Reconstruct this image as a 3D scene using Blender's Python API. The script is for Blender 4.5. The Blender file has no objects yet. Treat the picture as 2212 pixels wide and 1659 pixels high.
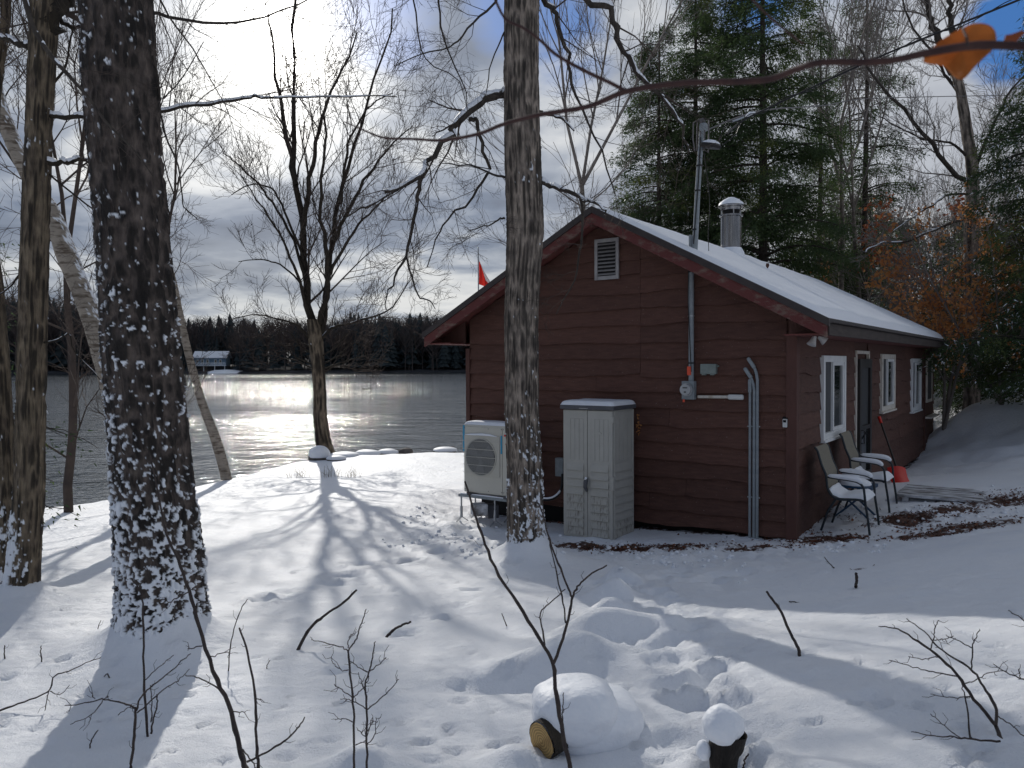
import bpy, math, random
import numpy as np
from math import radians, sin, cos, pi
from mathutils import Vector, Matrix

RND = random.Random(11)
SC = bpy.context.scene
COL = SC.collection

# ------------------------------------------------------------------ camera
FPX, CAMZ, PITCH, ROLL = 1690.0, 2.12, radians(1.47), radians(.29)
_f = np.array([0, cos(PITCH), -sin(PITCH)]); _r0 = np.array([1., 0, 0]); _u0 = np.array([0, sin(PITCH), cos(PITCH)])
_U = _u0*cos(ROLL)+_r0*sin(ROLL); _R = _r0*cos(ROLL)-_u0*sin(ROLL); _C = np.array([0, 0, CAMZ])
cam = bpy.data.cameras.new('camera'); camo = bpy.data.objects.new('camera', cam); COL.objects.link(camo)
cam.sensor_width = 36; cam.lens = FPX/2212*36; cam.clip_start = .05; cam.clip_end = 3000
camo.matrix_world = Matrix(((_R[0], _U[0], -_f[0], 0), (_R[1], _U[1], -_f[1], 0), (_R[2], _U[2], -_f[2], CAMZ), (0, 0, 0, 1)))
cam.dof.use_dof = True; cam.dof.focus_distance = 11; cam.dof.aperture_fstop = 9.5
SC.camera = camo

# ------------------------------------------------------------------ world, sun, exposure
SUN_AZ, SUN_EL = radians(-16.5), radians(28.5)      # azimuth from +y towards +x
GLOW_EL = radians(21.5)
W = bpy.data.worlds.new("World"); SC.world = W; W.use_nodes = True
def unit_ray(px, py):
    d = _f+(px-1106)/FPX*_R+(829.5-py)/FPX*_U; return [float(v) for v in d/np.linalg.norm(d)]
def build_world():
    nt = W.node_tree; N = nt.nodes; L = nt.links; N.clear()
    def m(op, a=None, b=None, c=None):
        n = N.new('ShaderNodeMath'); n.operation = op
        for i, v in enumerate((a, b, c)):
            if v is None: continue
            if isinstance(v, (int, float)): n.inputs[i].default_value = v
            else: L.new(v, n.inputs[i])
        return n.outputs[0]
    def ramp(x, stops, interp='LINEAR'):
        n = N.new('ShaderNodeValToRGB'); n.color_ramp.interpolation = interp
        e = n.color_ramp.elements
        while len(e) < len(stops): e.new(.5)
        for k, (p, c) in enumerate(stops):
            e[k].position = p; e[k].color = (*c, 1) if len(c) == 3 else c
        L.new(x, n.inputs[0]); return n.outputs[0]
    def mix(f, a, b, bt='MIX'):
        n = N.new('ShaderNodeMix'); n.data_type = 'RGBA'; n.blend_type = bt
        for s, v in ((n.inputs[0], f), (n.inputs[6], a), (n.inputs[7], b)):
            if isinstance(v, (int, float)): s.default_value = v
            elif isinstance(v, tuple): s.default_value = (*v, 1)
            else: L.new(v, s)
        return n.outputs[2]
    out = N.new('ShaderNodeOutputWorld'); bg = N.new('ShaderNodeBackground'); L.new(bg.outputs[0], out.inputs[0])
    tc = N.new('ShaderNodeTexCoord'); sep = N.new('ShaderNodeSeparateXYZ'); L.new(tc.outputs['Generated'], sep.inputs[0])
    x, y, z = sep.outputs
    zc = m('ADD', m('MAXIMUM', z, 0.0), .16)
    comb = N.new('ShaderNodeCombineXYZ'); L.new(m('DIVIDE', x, zc), comb.inputs[0]); L.new(m('DIVIDE', y, zc), comb.inputs[1]); comb.inputs[2].default_value = 3.7
    def noise(scale, det, rough, dist, off):
        mp = N.new('ShaderNodeMapping'); L.new(comb.outputs[0], mp.inputs[0]); mp.inputs['Location'].default_value = off
        n = N.new('ShaderNodeTexNoise'); n.inputs['Scale'].default_value = scale; n.inputs['Detail'].default_value = det
        n.inputs['Roughness'].default_value = rough; n.inputs['Distortion'].default_value = dist; L.new(mp.outputs[0], n.inputs['Vector']); return n.outputs['Fac']
    n1 = noise(1.15, 7, .5, .25, (2.3, 1.1, 0)); n2 = noise(3.1, 7, .52, .3, (7.7, 4.2, 0)); n3 = noise(.75, 4, .5, .1, (1.3, 8.4, 1))
    c = m('ADD', m('MULTIPLY', n1, .68), m('MULTIPLY', n2, .32))
    cloud = ramp(c, [(.37, (.11, .145, .22)), (.455, (.18, .23, .33)), (.52, (.36, .41, .50)), (.565, (.66, .69, .73)), (.63, (1.0, 1.0, .99))])
    sky = N.new('ShaderNodeTexSky'); sky.sky_type = 'NISHITA'; sky.sun_disc = False; sky.sun_elevation = SUN_EL; sky.sun_rotation = SUN_AZ
    skyc = mix(1.0, sky.outputs[0], (.075, .075, .085), 'MULTIPLY')
    # open blue gaps between the clouds, only well above the horizon
    gap = m('MULTIPLY', ramp(n3, [(.56, (0, 0, 0)), (.63, (1, 1, 1))]), ramp(z, [(.34, (0, 0, 0)), (.46, (1, 1, 1))]))
    for (gx, gy, gw_) in ((815, 40, .0030), (1215, 110, .0028), (1640, -90, .005), (2190, 60, .0022), (1120, 20, .0022)):
        dv = unit_ray(gx, gy); vg = N.new('ShaderNodeVectorMath'); vg.operation = 'DOT_PRODUCT'; L.new(tc.outputs['Generated'], vg.inputs[0]); vg.inputs[1].default_value = dv
        e = m('ADD', m('MULTIPLY', m('SUBTRACT', 1.0, vg.outputs['Value']), 1/gw_), m('MULTIPLY', n2, 2.6))
        gap = m('MAXIMUM', gap, ramp(m('MULTIPLY', e, .4), [(.52, (1, 1, 1)), (.80, (0, 0, 0))]))
    blue = mix(.85, skyc, (.05, .20, .56))
    col = mix(gap, cloud, blue)
    # paler, brighter band of thin cloud low over the horizon
    band = ramp(z, [(.0, (.75, .75, .75)), (.09, (.5, .5, .5)), (.17, (0, 0, 0))])
    col = mix(m('MULTIPLY', band, ramp(n2, [(.35, (.25, .25, .25)), (.6, (1, 1, 1))])), col, (.66, .68, .68))
    vr = N.new('ShaderNodeVectorMath'); vr.operation = 'DOT_PRODUCT'; L.new(tc.outputs['Generated'], vr.inputs[0]); vr.inputs[1].default_value = unit_ray(2300, 300)
    thin = m('MULTIPLY', m('MULTIPLY', ramp(vr.outputs['Value'], [(.80, (0, 0, 0)), (.97, (1, 1, 1))]), m('SUBTRACT', 1.0, gap)), .62)
    col = mix(thin, col, (.74, .76, .80))
    # sun glow through thin cloud
    gd = Vector((sin(SUN_AZ)*cos(GLOW_EL), cos(SUN_AZ)*cos(GLOW_EL), sin(GLOW_EL)))
    vm = N.new('ShaderNodeVectorMath'); vm.operation = 'DOT_PRODUCT'; L.new(tc.outputs['Generated'], vm.inputs[0]); vm.inputs[1].default_value = gd
    d = m('MAXIMUM', vm.outputs['Value'], 0.0)
    g1 = m('MULTIPLY', m('POWER', d, 200.0), 2.5); g2 = m('MULTIPLY', m('POWER', d, 26.0), .26)
    g1 = m('MULTIPLY', g1, ramp(c, [(.38, (.5, .5, .5)), (.6, (1, 1, 1))]))
    g3 = m('MULTIPLY', m('POWER', d, 1100.0), 8.0)
    gt = m('ADD', m('ADD', g1, g2), g3)
    gl = mix(1.0, (1.0, .97, .9), (0, 0, 0), 'ADD'); gm = N.new('ShaderNodeVectorMath'); gm.operation = 'SCALE'; L.new(gl, gm.inputs[0]); L.new(gt, gm.inputs['Scale'])
    col = mix(1.0, col, gm.outputs[0], 'ADD')
    L.new(col, bg.inputs[0]); bg.inputs[1].default_value = 1.0
build_world()
sd = bpy.data.lights.new('sun', 'SUN'); so = bpy.data.objects.new('sun', sd); COL.objects.link(so)
sd.energy = 3.0; sd.angle = radians(.6); sd.color = (1, .955, .88)
sv = Vector((sin(SUN_AZ)*cos(SUN_EL), cos(SUN_AZ)*cos(SUN_EL), sin(SUN_EL)))
so.rotation_euler = sv.to_track_quat('Z', 'Y').to_euler(); so.location = sv*60
SC.view_settings.view_transform = 'Standard'; SC.view_settings.look = 'None'; SC.view_settings.exposure = -.22; SC.view_settings.gamma = 1
SC.view_settings.use_curve_mapping = False

# ------------------------------------------------------------------ projection helpers (turn photo measurements into places)
def ray(px, py): return _f+(px-1106)/FPX*_R+(829.5-py)/FPX*_U
def at(px, py, Y):
    d = ray(px, py); return _C+d*(Y/d[1])
ANG = radians(54.9)
UG = np.array([-sin(ANG), cos(ANG), 0]); VG = np.array([cos(ANG), sin(ANG), 0])
O0 = np.array([3.3609, 9.3324, 0.0]); CROT = -(pi/2-ANG)
def gw(px, py, v=0.):           # photo point on a plane parallel to the gable wall -> (local x, z)
    d = ray(px, py); s = (v+(O0-_C)@VG)/(d@VG); p = _C+d*s-O0; return -float(p@UG), float(p[2])
def sw(px, py, out=0.):         # photo point on a plane parallel to the side wall -> (local y, z)
    d = ray(px, py); s = (-out+(O0-_C)@UG)/(d@UG); p = _C+d*s-O0; return float(p@VG), float(p[2])
def c2w(x, y, z=0.): return O0+(-x)*UG+y*VG+np.array([0, 0, z])
def w2c(p):
    q = np.asarray(p)-O0; return -float(q@UG), float(q@VG)

# ------------------------------------------------------------------ numpy noise
def _h(ix, iy, iz):
    n = (ix*374761393+iy*668265263+iz*2147483647+1013904223) & 0xffffffff
    n = ((n ^ (n >> 13))*1274126177) & 0xffffffff
    return ((n ^ (n >> 16)) & 0xffff)/65535.0
def vn(x, y, z=0.):
    x, y, z = np.broadcast_arrays(np.asarray(x, float), np.asarray(y, float), np.asarray(z, float))
    fx, fy, fz = np.floor(x), np.floor(y), np.floor(z)
    ix, iy, iz = fx.astype(np.int64), fy.astype(np.int64), fz.astype(np.int64)
    tx, ty, tz = x-fx, y-fy, z-fz
    tx = tx*tx*(3-2*tx); ty = ty*ty*(3-2*ty); tz = tz*tz*(3-2*tz)
    r = 0
    for a in (0, 1):
        for b in (0, 1):
            for c in (0, 1):
                r = r+_h(ix+a, iy+b, iz+c)*(tx if a else 1-tx)*(ty if b else 1-ty)*(tz if c else 1-tz)
    return r*2-1
def fbm(x, y, z=0., o=4, g=.5):
    s = 0; a = 1; t = 0
    for k in range(o):
        s = s+a*vn(x*2**k+17.3*k, y*2**k-9.1*k, z*2**k+3.7*k); t += a; a *= g
    return s/t
def sstep(a, b, x):
    t = np.clip((x-a)/(b-a), 0, 1); return t*t*(3-2*t)

# ------------------------------------------------------------------ materials
MATS = {}
def mat(name, col, rough=.7, col2=None, scale=8., bump=0., bscale=None, metal=0., spec=.4, stretch=(1, 1, 1), detail=6, lo=.35, hi=.65, attr=None, attrcol=None, attr_rough=None, trans=0., bdist=.02, sss=0.):
    m = bpy.data.materials.new(name); m.use_nodes = True; MATS[name] = m
    nt = m.node_tree; N = nt.nodes; L = nt.links; b = N['Principled BSDF']
    b.inputs['Base Color'].default_value = (*col, 1); b.inputs['Roughness'].default_value = rough; b.inputs['Metallic'].default_value = metal
    b.inputs['Specular IOR Level'].default_value = spec
    tc = N.new('ShaderNodeTexCoord'); mp = N.new('ShaderNodeMapping'); L.new(tc.outputs['Object'], mp.inputs[0]); mp.inputs['Scale'].default_value = stretch
    c = None
    if col2 is not None:
        n = N.new('ShaderNodeTexNoise'); n.inputs['Scale'].default_value = scale; n.inputs['Detail'].default_value = detail; n.inputs['Roughness'].default_value = .6; L.new(mp.outputs[0], n.inputs['Vector'])
        r = N.new('ShaderNodeValToRGB'); r.color_ramp.elements[0].position = lo; r.color_ramp.elements[0].color = (*col, 1); r.color_ramp.elements[1].position = hi; r.color_ramp.elements[1].color = (*col2, 1)
        L.new(n.outputs['Fac'], r.inputs[0]); c = r.outputs[0]
    if name.startswith('bark_') and attr:
        ap = N.new('ShaderNodeAttribute'); ap.attribute_name = 'plate_shade'; mp_ = N.new('ShaderNodeMapRange'); L.new(ap.outputs['Fac'], mp_.inputs[0]); mp_.inputs[3].default_value = .30 if name != 'bark_birch' else .9; mp_.inputs[4].default_value = 1.75 if name != 'bark_birch' else 1.05  # crack shading painted into the bark colour, following the relief pattern
        ms_ = N.new('ShaderNodeVectorMath'); ms_.operation = 'SCALE'; L.new(c, ms_.inputs[0]); L.new(mp_.outputs[0], ms_.inputs['Scale']); c = ms_.outputs[0]
    if name == 'stain_brown':
        oi = N.new('ShaderNodeObjectInfo'); mr0 = N.new('ShaderNodeMapRange'); L.new(oi.outputs['Random'], mr0.inputs[0]); mr0.inputs[3].default_value = .88; mr0.inputs[4].default_value = 1.14
        sp = N.new('ShaderNodeTexNoise'); sp.inputs['Scale'].default_value = 70; sp.inputs['Detail'].default_value = 2; L.new(tc.outputs['Object'], sp.inputs['Vector']); rs_ = N.new('ShaderNodeValToRGB'); rs_.color_ramp.elements[0].position = .72; rs_.color_ramp.elements[0].color = (0, 0, 0, 1); rs_.color_ramp.elements[1].position = .76; L.new(sp.outputs['Fac'], rs_.inputs[0])
        ms0 = N.new('ShaderNodeVectorMath'); ms0.operation = 'SCALE'; L.new(c, ms0.inputs[0]); L.new(mr0.outputs[0], ms0.inputs['Scale']); mx0 = N.new('ShaderNodeMix'); mx0.data_type = 'RGBA'; L.new(rs_.outputs[0], mx0.inputs[0]); L.new(ms0.outputs[0], mx0.inputs[6]); mx0.inputs[7].default_value = (.30, .26, .24, 1); c = mx0.outputs[2]
    if name == 'wood_cut':
        wv = N.new('ShaderNodeTexWave'); wv.wave_type = 'RINGS'; wv.rings_direction = 'SPHERICAL'; wv.inputs['Scale'].default_value = 28; wv.inputs['Distortion'].default_value = 2.5; L.new(tc.outputs['Object'], wv.inputs['Vector']); mw = N.new('ShaderNodeMix'); mw.data_type = 'RGBA'; mw.blend_type = 'MULTIPLY'; mw.inputs[0].default_value = .5; L.new(c, mw.inputs[6]); L.new(wv.outputs['Color'], mw.inputs[7]); c = mw.outputs[2]
    if attr:
        at_ = N.new('ShaderNodeAttribute'); at_.attribute_name = attr
        mx = N.new('ShaderNodeMix'); mx.data_type = 'RGBA'; L.new(at_.outputs['Fac'], mx.inputs[0])
        if c: L.new(c, mx.inputs[6])
        else: mx.inputs[6].default_value = (*col, 1)
        mx.inputs[7].default_value = (*attrcol, 1); c = mx.outputs[2]
        if attr_rough is not None:
            mr = N.new('ShaderNodeMix'); L.new(at_.outputs['Fac'], mr.inputs[0]); mr.inputs[2].default_value = rough; mr.inputs[3].default_value = attr_rough; L.new(mr.outputs[0], b.inputs['Roughness'])
    if c: L.new(c, b.inputs['Base Color'])
    if bump:
        n2 = N.new('ShaderNodeTexNoise'); n2.inputs['Scale'].default_value = bscale or scale*3; n2.inputs['Detail'].default_value = 6; L.new(mp.outputs[0], n2.inputs['Vector'])
        bp = N.new('ShaderNodeBump'); bp.inputs['Strength'].default_value = bump; bp.inputs['Distance'].default_value = bdist; L.new(n2.outputs['Fac'], bp.inputs['Height']); L.new(bp.outputs[0], b.inputs['Normal'])
    if sss:
        b.inputs['Subsurface Weight'].default_value = sss; b.inputs['Subsurface Radius'].default_value = (.03, .035, .045); b.inputs['Subsurface Scale'].default_value = 1.0
    if trans:
        t = N.new('ShaderNodeBsdfTranslucent'); ms = N.new('ShaderNodeMixShader'); ms.inputs[0].default_value = trans
        if c: L.new(c, t.inputs[0])
        else: t.inputs[0].default_value = (*col, 1)
        L.new(b.outputs[0], ms.inputs[1]); L.new(t.outputs[0], ms.inputs[2]); L.new(ms.outputs[0], N['Material Output'].inputs[0])
    return m
SNOW = (.84, .86, .90)
mat('snow', SNOW, .55, (.80, .83, .88), 30, .35, 60, bdist=.01, spec=.3)
mat('bark_oak', (.030, .024, .022), .9, (.085, .068, .058), 22, .8, 60, stretch=(1, 1, .35), attr='snow', attrcol=(.80, .83, .88))
mat('bark_grey', (.085, .070, .060), .9, (.24, .20, .165), 20, .8, 60, stretch=(1, 1, .3), attr='snow', attrcol=(.80, .83, .88))
mat('bark_brown', (.060, .046, .034), .9, (.14, .11, .075), 14, .8, 50, stretch=(1, 1, .4), attr='snow', attrcol=(.80, .83, .88))
mat('bark_birch', (.30, .26, .215), .8, (.10, .075, .055), 5, .4, 30, stretch=(1, 1, 5), lo=.48, hi=.62, attr='snow', attrcol=(.80, .83, .88))
mat('bark_twig', (.045, .034, .030), .9, (.085, .062, .05), 3)
mat('bark_far', (.14, .12, .108), .9, (.24, .21, .19), 2)
mat('bark_pale', (.22, .19, .16), .9, (.08, .065, .055), 5, stretch=(1, 1, 2))
mat('bark_hemlock', (.030, .024, .020), .9, (.065, .052, .042), 12)
mat('needles', (.038, .070, .030), .7, (.095, .135, .052), .9, trans=.5, lo=.3, hi=.7)
mat('needles_yellow', (.075, .10, .030), .7, (.15, .17, .05), .9, trans=.42, lo=.3, hi=.7)
mat('needles_far', (.018, .028, .032), .9, (.038, .052, .055), .15)
mat('far_twigs', (.065, .052, .052), .95, (.10, .082, .076), .1)
mat('leaf_orange', (.48, .17, .055), .6, (.66, .34, .13), 3, trans=.5)
mat('leaf_red', (.24, .055, .02), .6, (.36, .11, .03), 3, trans=.35)
mat('leaf_litter', (.042, .018, .013), .8, (.12, .048, .028), 9)
mat('leaf_brown', (.11, .032, .018), .7, (.20, .075, .035), 3)
mat('leaf_near', (.66, .29, .07), .6, (.46, .17, .035), 25, trans=.55)
mat('stem_red', (.035, .013, .012), .7, (.065, .028, .022), 40)
mat('stem_dark', (.030, .022, .022), .8, (.06, .045, .038), 40)
mat('stain_brown', (.078, .034, .025), .75, (.122, .056, .041), 5, .5, 50, stretch=(1, 1, 6), lo=.3, hi=.72)
mat('stain_trim', (.075, .031, .024), .75, (.105, .046, .036), 4, .3, 40, stretch=(1, 1, .4))
mat('fascia_red', (.115, .028, .025), .7, (.17, .115, .09), 3.2, .4, 40, stretch=(1.6, 1, 4), lo=.50, hi=.66)
mat('fascia_grey', (.062, .048, .042), .8, (.035, .026, .024), 6, .4, 40, stretch=(1, .4, 3))
mat('soffit', (.11, .030, .026), .8, (.16, .05, .04), 5)
mat('roof_metal', (.030, .022, .022), .55, (.045, .036, .034), 5)
mat('galvanised', (.42, .44, .46), .38, (.32, .34, .36), 12, metal=.8)
mat('galvanised_dull', (.27, .30, .32), .55, (.21, .235, .25), 14, .1, 40)
mat('stainless', (.30, .30, .31), .20, (.17, .17, .175), 3, .06, 9, metal=1.0, stretch=(6, 6, .4))
mat('vent_paint', (.34, .33, .33), .6, (.26, .25, .25), 10)
mat('white_vinyl', (.78, .79, .79), .45, (.70, .71, .71), 5)
mat('white_worn', (.62, .58, .52), .6, (.45, .38, .30), 9, lo=.5, hi=.7)
mat('glass', (.016, .020, .022), .04, spec=.9)
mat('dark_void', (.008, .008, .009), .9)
mat('black_frame', (.014, .012, .012), .45)
mat('resin_beige', (.45, .44, .40), .5, (.40, .39, .355), 4, .1, 60)
mat('resin_dirty', (.43, .42, .38), .6, (.15, .13, .11), 42, .1, 60, stretch=(1, 1, .10), lo=.48, hi=.80, detail=2)
mat('resin_dark', (.075, .078, .09), .5, (.10, .10, .11), 9)
mat('seam', (.08, .075, .07), .8)
mat('appliance_cream', (.56, .54, .47), .42, (.51, .49, .43), 3)
mat('grille_dark', (.030, .032, .036), .5)
mat('grille_wire', (.46, .46, .44), .45)
mat('sticker_blue', (.03, .30, .50), .5)
mat('mark_red', (.55, .03, .025), .5)
mat('mark_yellow', (.70, .45, .02), .5)
mat('print_grey', (.10, .10, .10), .5)
mat('box_green', (.23, .27, .25), .6, (.18, .21, .195), 10)
mat('meter_glass', (.42, .43, .44), .12, spec=.8)
mat('tag_orange', (.75, .09, .04), .6)
mat('plastic_white', (.60, .60, .59), .4)
mat('sling', (.17, .155, .12), .75, (.22, .20, .16), 60)
mat('chair_metal', (.018, .026, .034), .4)
mat('blue_plastic', (.012, .055, .12), .4)
mat('shovel_red', (.55, .02, .012), .4)
mat('wood_cut', (.55, .36, .14), .75, (.26, .13, .05), 9, .3, 40, lo=.52, hi=.75)
mat('wood_grey', (.13, .12, .115), .85, (.62, .63, .66), 5, .4, 40, stretch=(.6, 2, 1), lo=.38, hi=.6)
mat('rock', (.06, .055, .055), .85, (.14, .12, .11), 5, .8, 14)
mat('flag_red', (.62, .03, .02), .6, trans=.4)
mat('flag_white', (.80, .80, .80), .6, trans=.4)
mat('cable_black', (.012, .012, .013), .5)
mat('cable_grey', (.14, .13, .13), .6)
mat('house_blue', (.13, .20, .27), .8); mat('house_white', (.62, .66, .70), .7); mat('house_dark', (.03, .035, .045), .8)
mat('dry_grass', (.13, .10, .06), .9, (.20, .16, .10), 30)
mat('hill_ground', (.025, .028, .034), .95, (.30, .33, .38), .08, lo=.60, hi=.8)

def ground_material():
    m = mat('snow_ground', SNOW, .5, (.80, .83, .885), 2.2, 0, spec=.35)
    nt = m.node_tree; N = nt.nodes; L = nt.links; b = N['Principled BSDF']
    src = b.inputs['Base Color'].links[0].from_socket
    at_ = N.new('ShaderNodeAttribute'); at_.attribute_name = 'dirt'
    tc = N.new('ShaderNodeTexCoord')
    n = N.new('ShaderNodeTexNoise'); n.inputs['Scale'].default_value = 7; n.inputs['Detail'].default_value = 9; n.inputs['Roughness'].default_value = .72; L.new(tc.outputs['Object'], n.inputs['Vector'])
    a = N.new('ShaderNodeMath'); a.operation = 'ADD'; L.new(at_.outputs['Fac'], a.inputs[0]); L.new(n.outputs['Fac'], a.inputs[1])
    r = N.new('ShaderNodeValToRGB'); r.color_ramp.elements[0].position = .84; r.color_ramp.elements[1].position = .93; L.new(a.outputs[0], r.inputs[0])
    n3 = N.new('ShaderNodeTexNoise'); n3.inputs['Scale'].default_value = 45; n3.inputs['Detail'].default_value = 4; L.new(tc.outputs['Object'], n3.inputs['Vector'])
    r3 = N.new('ShaderNodeValToRGB'); r3.color_ramp.elements[0].position = .38; r3.color_ramp.elements[0].color = (.022, .014, .010, 1); r3.color_ramp.elements[1].position = .62; r3.color_ramp.elements[1].color = (.12, .045, .026, 1); L.new(n3.outputs['Fac'], r3.inputs[0])
    mx = N.new('ShaderNodeMix'); mx.data_type = 'RGBA'; L.new(r.outputs[0], mx.inputs[0]); L.new(src, mx.inputs[6]); L.new(r3.outputs[0], mx.inputs[7]); L.new(mx.outputs[2], b.inputs['Base Color'])
    # grain of fresh snow
    g1 = N.new('ShaderNodeTexNoise'); g1.inputs['Scale'].default_value = 110; g1.inputs['Detail'].default_value = 5; g1.inputs['Roughness'].default_value = .7; L.new(tc.outputs['Object'], g1.inputs['Vector'])
    g2 = N.new('ShaderNodeTexNoise'); g2.inputs['Scale'].default_value = 14; g2.inputs['Detail'].default_value = 6; L.new(tc.outputs['Object'], g2.inputs['Vector'])
    ad = N.new('ShaderNodeMath'); ad.operation = 'MULTIPLY_ADD'; L.new(g2.outputs['Fac'], ad.inputs[0]); ad.inputs[1].default_value = 2.0; L.new(g1.outputs['Fac'], ad.inputs[2])
    bp = N.new('ShaderNodeBump'); bp.inputs['Strength'].default_value = .8; bp.inputs['Distance'].default_value = .011; L.new(ad.outputs[0], bp.inputs['Height']); L.new(bp.outputs[0], b.inputs['Normal'])
ground_material()
def water_material():
    m = mat('lake_water', (.010, .018, .024), .065, spec=.5)
    nt = m.node_tree; N = nt.nodes; L = nt.links; b = N['Principled BSDF']; b.inputs['IOR'].default_value = 1.33
    b.inputs['Specular IOR Level'].default_value = 1.0
    tc = N.new('ShaderNodeTexCoord')
    def nz(scale, stretch, det=3):
        mp = N.new('ShaderNodeMapping'); L.new(tc.outputs['Object'], mp.inputs[0]); mp.inputs['Scale'].default_value = stretch; mp.inputs['Rotation'].default_value = (0, 0, .25)
        n = N.new('ShaderNodeTexNoise'); n.inputs['Scale'].default_value = scale; n.inputs['Detail'].default_value = det; L.new(mp.outputs[0], n.inputs['Vector']); return n.outputs['Fac']
    a, c, p = nz(2.6, (.75, 1, 1), 5), nz(.55, (.6, 1, 1), 3), nz(.028, (.25, 1, 1), 3)
    s = N.new('ShaderNodeMath'); s.operation = 'MULTIPLY_ADD'; L.new(c, s.inputs[0]); s.inputs[1].default_value = 2.2; L.new(a, s.inputs[2])
    gust = N.new('ShaderNodeMapRange'); L.new(p, gust.inputs[0]); gust.inputs[1].default_value = .36; gust.inputs[2].default_value = .56; gust.inputs[3].default_value = .30; gust.inputs[4].default_value = 1.0
    f9 = nz(8, (.8, 1, 1), 2); s2 = N.new('ShaderNodeMath'); s2.operation = 'MULTIPLY_ADD'; L.new(f9, s2.inputs[0]); s2.inputs[1].default_value = .42; L.new(s.outputs[0], s2.inputs[2]); s = s2
    bp = N.new('ShaderNodeBump'); bp.inputs['Distance'].default_value = .112; L.new(gust.outputs[0], bp.inputs['Strength']); L.new(s.outputs[0], bp.inputs['Height']); L.new(bp.outputs[0], b.inputs['Normal'])
water_material()

# ------------------------------------------------------------------ object helpers
def link(name, me, parent=None, loc=None, rz=0.):
    o = bpy.data.objects.new(name, me); COL.objects.link(o)
    if parent is not None: o.parent = parent
    if loc is not None: o.location = [float(v) for v in loc]
    o.rotation_euler[2] = rz
    return o
def tag(o, label=None, cat=None, group=None, kind=None):
    for k, v in (('label', label), ('category', cat), ('group', group), ('kind', kind)):
        if v: o[k] = v
    return o
def thing(name, label, cat, loc=(0, 0, 0), rz=0., group=None): return tag(link(name, None, None, loc, rz), label, cat, group)
def cthing(name, label, cat, x, y, z, group=None): return thing(name, label, cat, c2w(x, y, z), CROT, group)
def np_mesh(name, V, F, mats, fm=None, attrs=None, smooth=True):
    """F: list of integer arrays, each (n,3) or (n,4)"""
    V = np.asarray(V, np.float32); me = bpy.data.meshes.new(name)
    F = [np.asarray(f, np.int32) for f in F if len(f)]
    me.vertices.add(len(V)); me.vertices.foreach_set('co', V.ravel())
    tot = np.concatenate([np.full(len(f), f.shape[1], np.int32) for f in F]); idx = np.concatenate([f.ravel() for f in F])
    st = np.concatenate([[0], np.cumsum(tot)[:-1]]).astype(np.int32)
    me.loops.add(len(idx)); me.loops.foreach_set('vertex_index', idx); me.polygons.add(len(tot)); me.polygons.foreach_set('loop_start', st); me.polygons.foreach_set('loop_total', tot)
    if fm is not None: me.polygons.foreach_set('material_index', np.asarray(fm, np.int32))
    me.polygons.foreach_set('use_smooth', np.full(len(tot), smooth, bool))
    for m in (mats if isinstance(mats, (list, tuple)) else [mats]): me.materials.append(MATS[m])
    me.update(calc_edges=True)
    for k, a in (attrs or {}).items():
        t = me.attributes.new(k, 'FLOAT', 'POINT'); t.data.foreach_set('value', np.asarray(a, np.float32))
    return me
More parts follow.
